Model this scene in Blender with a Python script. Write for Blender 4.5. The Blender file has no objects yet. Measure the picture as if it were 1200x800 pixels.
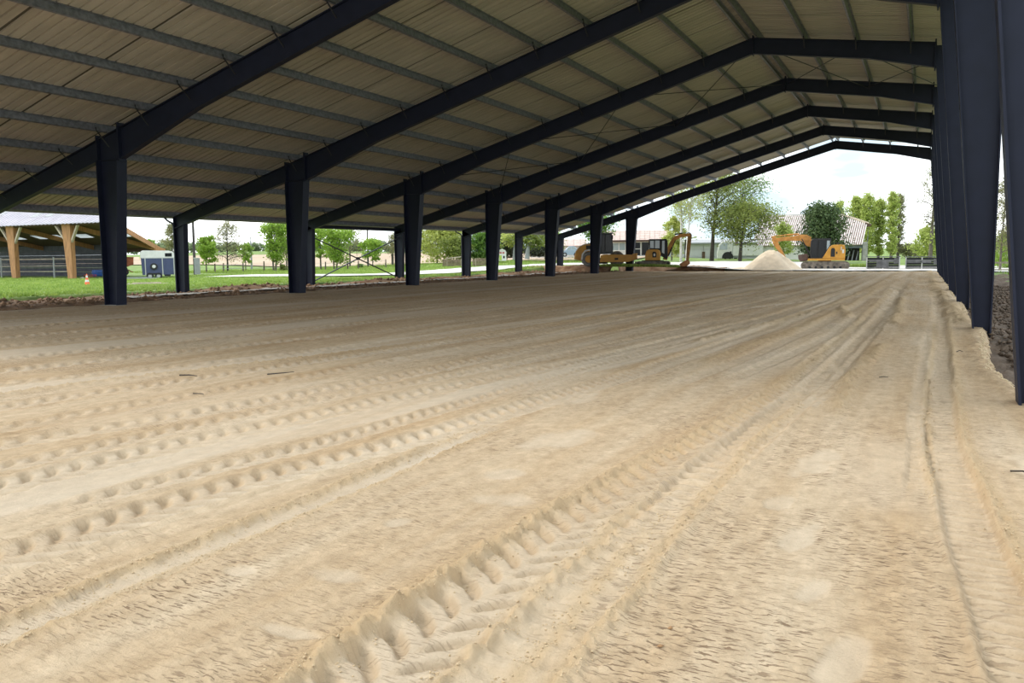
import bpy, math, random
import numpy as np
from mathutils import Vector, Matrix

# ------------------------------------------------------------------ camera, sky, sun, exposure
scn = bpy.context.scene
COL = scn.collection
F_PX, YAW, PITCH, ROLL, EYE = 956.1, 0.4675, 0.1048, -0.0093, 1.65
_r0 = np.array([math.cos(YAW), math.sin(YAW), 0.0])
_f0 = np.array([-math.sin(YAW), math.cos(YAW), 0.0])
FWD = _f0 * math.cos(PITCH) + np.array([0, 0, -math.sin(PITCH)])
_u0 = _f0 * math.sin(PITCH) + np.array([0, 0, math.cos(PITCH)])
RGT = math.cos(ROLL) * _r0 + math.sin(ROLL) * _u0
UPV = -math.sin(ROLL) * _r0 + math.cos(ROLL) * _u0
CAM = np.array([0.0, 0.0, EYE])
cam_data = bpy.data.cameras.new('camera')
cam = bpy.data.objects.new('camera', cam_data)
COL.objects.link(cam)
cam_data.sensor_width = 36.0
cam_data.lens = 36.0 * F_PX / 1200.0
cam_data.clip_start, cam_data.clip_end = 0.05, 3000.0
cam.matrix_world = Matrix((
    (RGT[0], UPV[0], -FWD[0], CAM[0]), (RGT[1], UPV[1], -FWD[1], CAM[1]),
    (RGT[2], UPV[2], -FWD[2], CAM[2]), (0, 0, 0, 1)))
scn.camera = cam

world = bpy.data.worlds.new('overcast_sky')
scn.world = world
world.use_nodes = True
wn, wl = world.node_tree.nodes, world.node_tree.links
wn.clear()
w_out = wn.new('ShaderNodeOutputWorld'); w_bg = wn.new('ShaderNodeBackground')
w_tc = wn.new('ShaderNodeTexCoord'); w_map = wn.new('ShaderNodeMapping')
w_map.inputs['Scale'].default_value = (1.0, 1.0, 3.2)
w_map.inputs['Location'].default_value = (0.35, 0.1, 0.0)
w_n = wn.new('ShaderNodeTexNoise'); w_n.inputs['Scale'].default_value = 3.0
w_n.inputs['Detail'].default_value = 5.0; w_n.inputs['Roughness'].default_value = 0.5
w_r = wn.new('ShaderNodeValToRGB')
w_r.color_ramp.elements[0].position = 0.47; w_r.color_ramp.elements[0].color = (0.26, 0.325, 0.365, 1)
w_r.color_ramp.elements[1].position = 0.64; w_r.color_ramp.elements[1].color = (0.90, 0.91, 0.925, 1)
wl.new(w_tc.outputs['Generated'], w_map.inputs['Vector']); wl.new(w_map.outputs['Vector'], w_n.inputs['Vector'])
wl.new(w_n.outputs['Fac'], w_r.inputs['Fac']); wl.new(w_r.outputs['Color'], w_bg.inputs['Color'])
w_bg.inputs['Strength'].default_value = 1.8
wl.new(w_bg.outputs['Background'], w_out.inputs['Surface'])

sun_data = bpy.data.lights.new('sun', 'SUN')
sun_data.energy = 1.5; sun_data.angle = math.radians(22); sun_data.color = (1.0, 0.95, 0.87)
sun = bpy.data.objects.new('sun', sun_data); COL.objects.link(sun)
sun.rotation_euler = (math.radians(48), 0, math.radians(-78))

scn.view_settings.view_transform = 'Standard'
scn.view_settings.look = 'None'
scn.view_settings.gamma = 1.0
scn.view_settings.use_curve_mapping = False
scn.view_settings.exposure = 0.95

# ------------------------------------------------------------------ helpers
RNG = np.random.default_rng(7)
random.seed(7)

def ray(u, v):
    return FWD + RGT * (u - 600) / F_PX - UPV * (v - 400) / F_PX
def at(u, v, depth):
    return CAM + ray(u, v) * depth
def vnoise(x, y, seed=0):
    x = np.asarray(x, float); y = np.asarray(y, float)
    xi = np.floor(x).astype(np.int64); yi = np.floor(y).astype(np.int64)
    fx = x - xi; fy = y - yi
    fx = fx * fx * (3 - 2 * fx); fy = fy * fy * (3 - 2 * fy)
    def h(a, b):
        n = (a * 374761393 + b * 668265263 + seed * 1442695041) & 0xFFFFFFFF
        n = ((n ^ (n >> 13)) * 1274126177) & 0xFFFFFFFF
        n = n ^ (n >> 16)
        return (n & 0xFFFF) / 32767.5 - 1.0
    a = h(xi, yi); b = h(xi + 1, yi); c = h(xi, yi + 1); d = h(xi + 1, yi + 1)
    return (a * (1 - fx) + b * fx) * (1 - fy) + (c * (1 - fx) + d * fx) * fy
def fbm(x, y, seed=0, oct=4):
    s = 0; a = 1; t = 0
    for i in range(oct):
        s = s + a * vnoise(x * 2 ** i, y * 2 ** i, seed + i * 17); t += a; a *= 0.5
    return s / t
def sstep(a, b, x):
    t = np.clip((np.asarray(x, float) - a) / (b - a), 0, 1)
    return t * t * (3 - 2 * t)

MATS = {}
def mat(name, col, rough=0.6, metal=0.0, var=0.0, vscale=3.0, bump=0.0, bscale=20.0, col2=None, trans=0.0, spec=None, stretch=None):
    if name in MATS:
        return MATS[name]
    m = bpy.data.materials.new(name); m.use_nodes = True
    nt = m.node_tree; b = nt.nodes['Principled BSDF']
    b.inputs['Base Color'].default_value = (*col, 1)
    b.inputs['Roughness'].default_value = rough
    b.inputs['Metallic'].default_value = metal
    if spec is not None:
        b.inputs['Specular IOR Level'].default_value = spec
    tc = nt.nodes.new('ShaderNodeTexCoord')
    vec = tc.outputs['Object']
    if stretch:
        mp = nt.nodes.new('ShaderNodeMapping'); mp.inputs['Scale'].default_value = stretch
        nt.links.new(vec, mp.inputs['Vector']); vec = mp.outputs['Vector']
    if var > 0 or col2 is not None:
        n = nt.nodes.new('ShaderNodeTexNoise'); n.inputs['Scale'].default_value = vscale; n.inputs['Detail'].default_value = 6
        nt.links.new(vec, n.inputs['Vector'])
        r = nt.nodes.new('ShaderNodeValToRGB')
        c2 = col2 if col2 is not None else tuple(min(1, c * (1 + var)) for c in col)
        c1 = col if col2 is not None else tuple(c * (1 - var) for c in col)
        r.color_ramp.elements[0].color = (*c1, 1); r.color_ramp.elements[0].position = 0.36
        r.color_ramp.elements[1].color = (*c2, 1); r.color_ramp.elements[1].position = 0.64
        nt.links.new(n.outputs['Fac'], r.inputs['Fac']); nt.links.new(r.outputs['Color'], b.inputs['Base Color'])
    if bump > 0:
        n2 = nt.nodes.new('ShaderNodeTexNoise'); n2.inputs['Scale'].default_value = bscale; n2.inputs['Detail'].default_value = 5
        nt.links.new(vec, n2.inputs['Vector'])
        bp = nt.nodes.new('ShaderNodeBump'); bp.inputs['Strength'].default_value = bump; bp.inputs['Distance'].default_value = 0.05
        nt.links.new(n2.outputs['Fac'], bp.inputs['Height']); nt.links.new(bp.outputs['Normal'], b.inputs['Normal'])
    if trans > 0:
        t = nt.nodes.new('ShaderNodeBsdfTranslucent'); mx = nt.nodes.new('ShaderNodeMixShader')
        src = b.inputs['Base Color'].links[0].from_socket if b.inputs['Base Color'].links else None
        if src: nt.links.new(src, t.inputs['Color'])
        else: t.inputs['Color'].default_value = (*col, 1)
        mx.inputs[0].default_value = trans
        nt.links.new(b.outputs[0], mx.inputs[1]); nt.links.new(t.outputs[0], mx.inputs[2])
        nt.links.new(mx.outputs[0], nt.nodes['Material Output'].inputs['Surface'])
    MATS[name] = m
    return m
def glass(name, col=(0.05, 0.06, 0.07), rough=0.06):
    m = mat(name, col, rough); m.node_tree.nodes['Principled BSDF'].inputs['Specular IOR Level'].default_value = 0.8
    return m

class MB:
    """collects shapes into one mesh"""
    def __init__(s): s.v = []; s.f = []
    def add(s, vs, fs):
        o = len(s.v); s.v.extend([tuple(map(float, p)) for p in vs]); s.f.extend([tuple(i + o for i in f) for f in fs]); return s
    def box(s, a, b):
        x0, y0, z0 = a; x1, y1, z1 = b
        return s.add([(x0,y0,z0),(x1,y0,z0),(x1,y1,z0),(x0,y1,z0),(x0,y0,z1),(x1,y0,z1),(x1,y1,z1),(x0,y1,z1)],
                     [(0,3,2,1),(4,5,6,7),(0,1,5,4),(1,2,6,5),(2,3,7,6),(3,0,4,7)])
    def bbox(s, a, b, c=0.03):
        """box with chamfered vertical and top edges"""
        x0, y0, z0 = a; x1, y1, z1 = b
        ring = lambda d, z: [(x0+d,y0+c,z),(x0+c,y0+d,z),(x1-c,y0+d,z),(x1-d,y0+c,z),(x1-d,y1-c,z),(x1-c,y1-d,z),(x0+c,y1-d,z),(x0+d,y1-c,z)]
        return s.loft([ring(0, z0), ring(0, z1 - c), ring(c * 0.9, z1)], True)
    def bar(s, p, q, w, h=None, up=(0, 0, 1)):
        h = h or w
        p = Vector(p); q = Vector(q); d = (q - p).normalized(); u = Vector(up)
        if abs(d.dot(u)) > 0.98: u = Vector((0, 1, 0))
        sx = d.cross(u).normalized(); sz = sx.cross(d).normalized()
        vs = []
        for c in (p, q):
            for a, b in ((-1, -1), (1, -1), (1, 1), (-1, 1)): vs.append(c + sx * (a * w / 2) + sz * (b * h / 2))
        return s.add(vs, [(0,3,2,1),(4,5,6,7),(0,1,5,4),(1,2,6,5),(2,3,7,6),(3,0,4,7)])
    def tube(s, pts, rads, n=8, cap=True):
        pts = [Vector(p) for p in pts]
        if not hasattr(rads, '__len__'): rads = [rads] * len(pts)
        vs = []; prev = None
        for i, p in enumerate(pts):
            d = (pts[min(i + 1, len(pts) - 1)] - pts[max(i - 1, 0)]).normalized()
            u = Vector((0, 0, 1)) if abs(d.z) < 0.9 else Vector((1, 0, 0))
            a = d.cross(u).normalized() if prev is None else (prev - d * prev.dot(d)).normalized()
            prev = a; b = d.cross(a)
            for k in range(n):
                t = 2 * math.pi * k / n; vs.append(p + (a * math.cos(t) + b * math.sin(t)) * rads[i])
        fs = []
        for i in range(len(pts) - 1):
            for k in range(n):
                k2 = (k + 1) % n; fs.append((i*n+k, i*n+k2, (i+1)*n+k2, (i+1)*n+k))
        if cap: fs.append(tuple(range(n - 1, -1, -1))); fs.append(tuple(range((len(pts)-1)*n, len(pts)*n)))
        return s.add(vs, fs)
    def loft(s, rings, cap=True):
        n = len(rings[0]); vs = [p for r in rings for p in r]; fs = []
        for i in range(len(rings) - 1):
            for k in range(n):
                k2 = (k + 1) % n; fs.append((i*n+k, i*n+k2, (i+1)*n+k2, (i+1)*n+k))
        if cap: fs.append(tuple(range(n - 1, -1, -1))); fs.append(tuple(range((len(rings)-1)*n, len(rings)*n)))
        return s.add(vs, fs)
    def prism(s, prof, y0, y1, inset=0.0):
        """profile in the local XZ plane extruded from y0 to y1"""
        n = len(prof)
        if inset:
            cx = sum(p[0] for p in prof) / n; cz = sum(p[1] for p in prof) / n
            def sh(p):
                d = math.hypot(p[0]-cx, p[1]-cz) or 1; return (p[0] - (p[0]-cx)/d*inset, p[1] - (p[1]-cz)/d*inset)
            small = [sh(p) for p in prof]; dy = inset * (1 if y1 > y0 else -1)
            return s.loft([[(a, y0, b) for a, b in small], [(a, y0+dy, b) for a, b in prof], [(a, y1-dy, b) for a, b in prof], [(a, y1, b) for a, b in small]])
        return s.loft([[(a, y0, b) for a, b in prof], [(a, y1, b) for a, b in prof]])
    def wheel(s, c, r, w, n=24, r_in=None):
        """solid wheel, axis along local Y"""
        cx, cy, cz = c; ring = lambda rr, y: [(cx + rr*math.cos(2*math.pi*k/n), y, cz + rr*math.sin(2*math.pi*k/n)) for k in range(n)]
        e = min(w, r) * 0.15
        rings = [ring(r - e, cy - w/2), ring(r, cy - w/2 + e), ring(r, cy + w/2 - e), ring(r - e, cy + w/2)]
        if r_in:
            rings = [ring(r_in, cy - w/2 + e), ring(r_in, cy - w/2)] + rings + [ring(r_in, cy + w/2), ring(r_in, cy + w/2 - e)]
        return s.loft(rings, True)
    def build(s, name, m, parent=None, smooth=False, loc=None):
        me = bpy.data.meshes.new(name); me.from_pydata(s.v, [], s.f); me.update()
        if smooth: me.polygons.foreach_set('use_smooth', [True] * len(me.polygons))
        me.materials.append(m)
        return link(name, me, parent, loc)
def link(name, me, parent=None, loc=None):
    o = bpy.data.objects.new(name, me); COL.objects.link(o)
    if parent is not None: o.parent = parent
    if loc is not None: o.location = loc
    return o
def tag(o, label=None, cat=None, group=None, kind=None):
    if label: o['label'] = label
    if cat: o['category'] = cat
    if group: o['group'] = group
    if kind: o['kind'] = kind
    return o
def empty(name, loc, rz=0.0, label=None, cat=None, group=None, kind=None):
    o = bpy.data.objects.new(name, None); COL.objects.link(o)
    o.location = loc; o.rotation_euler = (0, 0, rz); o.empty_display_size = 0.2
    return tag(o, label, cat, group, kind)
def mesh_np(name, V, Fq, m, attrs=None, smooth=True, parent=None):
    """numpy verts and quads (or tris) -> object"""
    me = bpy.data.meshes.new(name)
    k = Fq.shape[1]
    me.vertices.add(len(V)); me.vertices.foreach_set('co', np.ascontiguousarray(V, np.float32).ravel())
    me.loops.add(Fq.size); me.loops.foreach_set('vertex_index', np.ascontiguousarray(Fq, np.int32).ravel())
    me.polygons.add(len(Fq)); me.polygons.foreach_set('loop_start', np.arange(0, Fq.size, k, dtype=np.int32))
    if smooth: me.polygons.foreach_set('use_smooth', np.ones(len(Fq), bool))
    me.update(calc_edges=True)
    if attrs:
        for an, av in attrs.items():
            a = me.attributes.new(an, 'FLOAT', 'POINT'); a.data.foreach_set('value', np.ascontiguousarray(av, np.float32))
    me.materials.append(m)
    return link(name, me, parent)
def grid_faces(nu, nv):
    i = np.arange(nu * nv).reshape(nu, nv)
    return np.stack([i[:-1, :-1].ravel(), i[1:, :-1].ravel(), i[1:, 1:].ravel(), i[:-1, 1:].ravel()], 1)
def compact(V, Fq, keep, attrs):
    Fq = Fq[keep]; used = np.zeros(len(V), bool); used[Fq.ravel()] = True
    idx = np.cumsum(used) - 1
    return V[used], idx[Fq], {k: a[used] for k, a in attrs.items()}

# ------------------------------------------------------------------ shed measurements
Y0, BAY = 20.0333, 9.6896
FR = [Y0 + k * BAY for k in range(-2, 7)]  # first is an added, unseen frame; its roof bay shades the near sand
RIDGE_X, RIDGE_Z = -7.4, 11.43
SL_L, SL_R = 0.287, 0.147
def raf_top(x):
    return RIDGE_Z - SL_L * (RIDGE_X - x) if x < RIDGE_X else RIDGE_Z - SL_R * (x - RIDGE_X)
def raf_bot(x):
    return float(np.interp(x, [-34.2, -26.6, -26.59, -25.5, -21.5, RIDGE_X, -2.5, 0.1, 1.3], [3.15, 5.17, 5.17, 5.15, 6.62, 10.72, 9.95, 9.30, 9.0]))

M_STEEL = mat('navy_steel_paint', (0.0115, 0.0145, 0.033), 0.55, 0.0, var=0.10, vscale=2.5, spec=0.3)
M_GALV = mat('galvanised_steel', (0.20, 0.205, 0.24), 0.5, 0.3, var=0.22, vscale=7.0)
M_ROD = mat('dark_rod_steel', (0.02, 0.022, 0.03), 0.5)
M_CONC = mat('pale_concrete', (0.55, 0.53, 0.49), 0.9, var=0.15, vscale=4, bump=0.4, bscale=30)
# roofing sheets: beige underside with faint stains
M_SHEET = mat('beige_roof_sheet', (0.47, 0.42, 0.36), 0.72, var=0.10, vscale=1.2, stretch=(0.3, 2.0, 1.0))

M_SEAM_SHADE = mat('dark_joint_strip', (0.10, 0.088, 0.072), 0.9)  # dark colour standing in for shade in the seam grooves
def i_member(mb, inner, outer, wf, tf=0.03, tw=0.02):
    """I-section in the XZ plane: inner/outer polylines of equal length, flanges wf wide along Y"""
    n = len(inner)
    mb.prism([tuple(p) for p in inner] + [tuple(p) for p in reversed(outer)], -tw / 2, tw / 2)
    for line, other in ((inner, outer), (outer, inner)):
        for i in range(n - 1):
            (xa, za), (xb, zb) = line[i], line[i + 1]
            ox, oz = other[i]; d = Vector((xb - xa, zb - za)); nrm = Vector((-d.y, d.x)).normalized()
            if nrm.dot(Vector((ox - xa, oz - za))) < 0: nrm = -nrm
            a2 = (xa + nrm.x * tf, za + nrm.y * tf); b2 = (xb + nrm.x * tf, zb + nrm.y * tf)
            mb.prism([(xa, za), (xb, zb), b2, a2], -wf / 2, wf / 2)
    return mb

def make_frame(first):
    root = empty('portal_frame', (0, first, 0))
    # tall tapered column on the right
    zt = raf_top(0.7)
    i_member(MB(), [(0.98, -0.22), (0.10, 9.36), (0.02, zt - 0.02)], [(1.31, -0.22), (1.30, 9.36), (1.30, raf_top(1.3) - 0.02)], 0.34).build('column', M_STEEL, root)
    MB().box((0.92, -0.22, -0.25), (1.40, 0.22, -0.20)).build('base_plate', M_GALV, root)
    # inner post and low outer post on the left
    i_member(MB(), [(-25.95, 0.0), (-25.5, 5.15)], [(-26.60, 0.0), (-26.62, 5.17)], 0.42).build('inner_post', M_STEEL, root)
    MB().box((-26.75, -0.28, -0.06), (-25.85, 0.28, 0.0)).build('base_plate', M_CONC, root)
    i_member(MB(), [(-33.52, -0.1), (-33.40, raf_bot(-33.4))], [(-34.12, -0.1), (-34.12, raf_top(-34.12) - 0.03)], 0.30).build('outer_post', M_STEEL, root)
    MB().box((-34.3, -0.25, -0.2), (-33.35, 0.25, -0.1)).build('base_plate', M_CONC, root)
    # rafters
    xs = [RIDGE_X, -14.0, -21.5, -25.5]
    i_member(MB(), [(x, raf_bot(x)) for x in xs] , [(x, raf_top(x)) for x in xs], 0.24).build('rafter', M_STEEL, root)
    xs = [-25.5, -26.59, -30.0, -34.12]
    i_member(MB(), [(x, raf_bot(x)) for x in xs], [(x, raf_top(x)) for x in xs], 0.24).build('rafter', M_STEEL, root)
    xs = [RIDGE_X, -2.5, 0.1]
    i_member(MB(), [(x, raf_bot(x)) for x in xs], [(x, raf_top(x)) for x in xs], 0.24).build('rafter', M_STEEL, root)
    # bolted end plates
    for x, zb, zt2 in ((RIDGE_X, 10.66, 11.52), (-25.48, 5.1, 6.42), (0.06, 9.2, raf_top(0.06) + 0.12), (-26.62, 5.0, 6.05)):
        MB().box((x - 0.03, -0.15, zb), (x + 0.03, 0.15, zt2)).build('end_plate', M_STEEL, root)
    return root
def copy_tree(o, parent=None):
    c = o.copy(); COL.objects.link(c); c.parent = parent
    for ch in [q for q in o.children]: copy_tree(ch, c)
    return c
FRAME_LABELS = [
    'navy steel portal frame beside the viewpoint, outside the picture',
    'navy steel portal frame with the nearest column, cut off by the right picture edge',
    'navy steel portal frame whose left inner post stands just right of the traffic cone',
    'navy steel portal frame whose outer post stands right of the horse trailer',
    'navy steel portal frame at the near side of the cross-braced bay',
    'navy steel portal frame at the far side of the cross-braced bay',
    'navy steel portal frame, third from the open far end',
    'navy steel portal frame with its inner post in front of the roller cab',
    'navy steel portal frame closing the open far end, sky showing above its rafter']
frame0 = make_frame(FR[0])
frames = [frame0]
for k, y in enumerate(FR[1:]):
    c = copy_tree(frame0); c.location = (0, y, 0); frames.append(c)
for fr, lb in zip(frames, FRAME_LABELS):
    tag(fr, lb, 'steel frame', 'portal frames of the open shed')

# purlins, bay by bay, with fly braces
P_L = [-7.62] + [-9.60 - 2.045 * k for k in range(12)] + [-34.15]
P_R = [-7.18, -5.15, -3.02, -0.88, 1.25]
ceil = empty('ceiling', (0, 0, 0), kind='structure', label='beige ribbed sheet roof of the open riding shed on galvanised purlins')
def z_purlin(depth=0.25, fl=0.075, t=0.012):
    L = BAY + 0.5
    mb = MB()
    mb.box((-t/2, -L/2, 0), (t/2, L/2, depth)); mb.box((-fl, -L/2, 0), (t/2, L/2, t)); mb.box((-t/2, -L/2, depth - t), (fl, L/2, depth))
    mb.box((-fl, -L/2, 0), (-fl + t, L/2, 0.03)); mb.box((fl - t, -L/2, depth - 0.03), (fl, L/2, depth))
    mb.box((-t*1.4, -L/2, 0.02), (t*1.4, -L/2 + 0.9, depth - 0.02)); mb.box((-t*1.4, L/2 - 0.9, 0.02), (t*1.4, L/2, depth - 0.02))
    return mb
pur0 = None
brace_me = {}
for x in P_L + P_R:
    sl = SL_L if x < RIDGE_X else -SL_R
    tilt = -math.atan(sl)
    for b in range(8):
        yc = (FR[b] + FR[b + 1]) / 2
        if pur0 is None:
            o = z_purlin().build('purlin', M_GALV, ceil); pur0 = o
        else:
            o = pur0.copy(); COL.objects.link(o); o.parent = ceil
        o.location = (x, yc, raf_top(x) + 0.004 * (b % 2)); o.rotation_euler = (0, tilt, 0)
    for k in range(9):
        if abs(x - RIDGE_X) < 0.5 or x > 1 or x < -34: continue
        dz = round(max(0.25, 0.5 * (raf_top(x) - raf_bot(x))), 1)
        if dz not in brace_me:
            t = MB().bar((0, -0.62, 0.04), (0, -0.12, -dz), 0.05, 0.02)
            t.bar((0, -0.62, 0.04), (0, -0.62, 0.12), 0.06, 0.02)
            brace_me[dz] = t.build('fly_brace', M_ROD, frames[k]); o = brace_me[dz]
        else:
            o = brace_me[dz].copy(); COL.objects.link(o); o.parent = frames[k]
        o.location = (x, 0, raf_top(x))

# ribbed roofing sheets
def sheet(x0, x1, ya, yb, name='roof_sheet'):
    W = yb - ya; n = 10; pitch = W / n; prof = []
    for i in range(n):
        y = i * pitch; rh = 0.14 if i == 0 else 0.07; w = 0.10 if i == 0 else 0.05
        prof += [(y, 0.0 if i else rh), (y + 0.015 if i else y + 0.001, rh), (y + w, rh), (y + w + 0.015, 0.0)]
    prof += [(W - 0.02, 0.0), (W, 0.14)]
    mb = MB(); vs = []
    segs = np.linspace(x0, x1, 3)
    for xx in segs:
        zz = raf_top(xx) + 0.255
        for (y, h) in prof: vs.append((xx, ya + y, zz + h))
    m = len(prof); fs = []
    for i in range(len(segs) - 1):
        for k in range(m - 1): fs.append((i*m+k, i*m+k+1, (i+1)*m+k+1, (i+1)*m+k))
    mb.add(vs, fs)
    return mb
SHW = BAY / 3
sL = sR = None
for i in range(2, 24):          # near bay partly left open to shape the light on the foreground sand
    ya = FR[0] + i * SHW
    if sL is None:
        sL = sheet(-34.75, RIDGE_X, 0, SHW).build('roof_sheet', M_SHEET, ceil); sR = sheet(RIDGE_X, 1.6, 0, SHW).build('roof_sheet', M_SHEET, ceil)
        a, c = sL, sR
    else:
        a = sL.copy(); c = sR.copy()
        for o in (a, c): COL.objects.link(o); o.parent = ceil
    a.location = (0, ya, 0); c.location = (0, ya, 0)
    for xa, xb in ((-34.7, RIDGE_X - .05), (RIDGE_X + .05, 1.55)):
        MB().bar((xa, ya + .05, raf_top(xa) + .30), (xb, ya + .05, raf_top(xb) + .30), .085, .03).build('seam_strip', M_SEAM_SHADE, ceil)  # added dark strip paints the groove shade along each seam
mb = MB()
mb.prism([(RIDGE_X - 0.35, raf_top(RIDGE_X - 0.35) + 0.33), (RIDGE_X, RIDGE_Z + 0.36), (RIDGE_X + 0.35, raf_top(RIDGE_X + 0.35) + 0.33), (RIDGE_X + 0.35, raf_top(RIDGE_X + 0.35) + 0.36), (RIDGE_X, RIDGE_Z + 0.40), (RIDGE_X - 0.35, raf_top(RIDGE_X - 0.35) + 0.36)], FR[0] + 2 * SHW, FR[-1] + 0.1)
mb.build('ridge_cap', M_SHEET, ceil)
# gutters
def gutter(x, z, name):
    mb = MB(); r = 0.09; y0, y1 = FR[0], FR[-1] + 0.1
    pr = [(x + r * math.cos(t), z + r * math.sin(t)) for t in np.linspace(math.pi, 2 * math.pi, 9)]
    pr2 = [(x + (r - 0.012) * math.cos(t), z + (r - 0.012) * math.sin(t)) for t in np.linspace(2 * math.pi, math.pi, 9)]
    mb.prism(pr + pr2, y0, y1)
    return tag(mb.build(name, M_GALV, ceil), kind=None)
gutter(-34.88, raf_top(-34.75) + 0.22, 'gutter'); gutter(1.74, raf_top(1.6) + 0.22, 'gutter')
for k in (3, 6):
    mb = MB(); y = FR[k]
    mb.tube([(-34.85, y, 3.98), (-34.85, y, 3.72), (-34.7, y, 3.6), (-34.35, y, 3.45), (-34.25, y, 3.3), (-34.25, y, 0.0)], 0.055, 8)
    mb.build('downpipe', M_ROD, ceil)

# bracing between the third and fourth left posts
ya, yb = FR[4], FR[5]
br = empty('wall_brace', (-33.8, (ya + yb) / 2, 0), label='dark steel cross brace between two low outer posts in front of the field', cat='brace')
h = BAY / 2
for sgn in (1, -1):
    MB().bar((0.02 * sgn, -h * sgn, 3.0), (0.02 * sgn, h * sgn, 0.08), 0.10, 0.05).build('brace_rod', M_ROD, br)
MB().tube([(0, -h, 3.55), (0, h, 3.55)], 0.11, 8).build('eave_strut', M_STEEL, br)
MB().box((-0.08, -0.12, 1.45), (0.08, 0.12, 1.65)).build('gusset', M_ROD, br)
RB = [(-7.6, -13.6), (-13.6, -19.8), (-19.8, -25.6), (-7.2, -3.1), (-3.1, 0.9)]
RBL = ['thin roof cross brace left of the ridge, uppermost of three on the long slope', 'thin roof cross brace in the middle of the long left roof slope',
       'thin roof cross brace lowest on the long slope, above the inner posts', 'thin roof cross brace right of the ridge on the short slope', 'thin roof cross brace next to the right columns']
for (xa, xb), lb in zip(RB, RBL):
    zc = lambda x: raf_top(x) - 0.32
    r = empty('roof_brace', ((xa + xb) / 2, (ya + yb) / 2, zc((xa + xb) / 2)), label=lb, cat='brace', group='roof cross braces')
    dx, dz = (xb - xa) / 2, (zc(xb) - zc(xa)) / 2
    MB().tube([(-dx, -h, -dz), (dx, h, dz)], 0.022, 6).build('brace_rod', M_ROD, r)
    MB().tube([(-dx, h, -dz + 0.05), (dx, -h, dz + 0.05)], 0.022, 6).build('brace_rod', M_ROD, r)
# ------------------------------------------------------------------ terrain outside the arena
_tp = [(-36, y, 0.08) for y in range(-20, 66, 8)] + [(8, y, -0.2) for y in range(-20, 76, 10)] + [
    (-48, 35, 0.05), (-62, 50, 0), (-75, 55, 0), (-90, 40, 0), (-70, 75, 0), (-86, 87, 0), (-60, 80, 0.1), (-47, 60, 0.06), (-38, 70, 0.2),
    (-31, 77, 0.56), (-36, 80, 0.5), (-26, 80, 0.5), (-22.5, 78, 0.5), (-9, 87, 0.0), (-13, 80, 0), (0, 85, -0.02), (5, 92, -0.1), (-5, 79, 0), (-14, 90, 0.1),
    (-50, 87, 0.4), (-44, 95, 0.6), (-50, 97, 1.0), (-40, 120, 1.4), (-25, 114, 1.0), (-20, 105, 0.7), (0, 120, 0.5), (12, 110, 0.2),
    (-110, 110, 0.6), (-150, 200, 2.6), (-100, 250, 3.2), (-60, 250, 3.6), (-220, 240, 4.2), (0, 300, 3), (100, 200, 2), (-300, 120, 3), (60, 60, -0.3), (-120, 20, 0.2)]
_tp = np.array(_tp, float)
def tz(x, y):
    x = np.asarray(x, float); y = np.asarray(y, float)
    n = np.zeros(x.shape); d = np.zeros(x.shape)
    for a, b, c in _tp:
        w = 1.0 / ((x - a) ** 2 + (y - b) ** 2 + 16.0) ** 1.6
        n += w * c; d += w
    return n / d
def tzf(x, y): return float(tz(np.array([x]), np.array([y]))[0])

# ------------------------------------------------------------------ sand floor with tyre tracks
def path(pts):
    ys = np.array([p[1] for p in pts], float); xs = np.array([p[0] for p in pts], float)
    yy = np.arange(-10, 84, 0.25); xx = np.interp(yy, ys, xs)
    k = np.hanning(9); k /= k.sum()
    xp = np.pad(xx, 4, mode='edge'); xx = np.convolve(xp, k, 'valid')
    return lambda y: np.interp(y, yy, xx)
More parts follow.
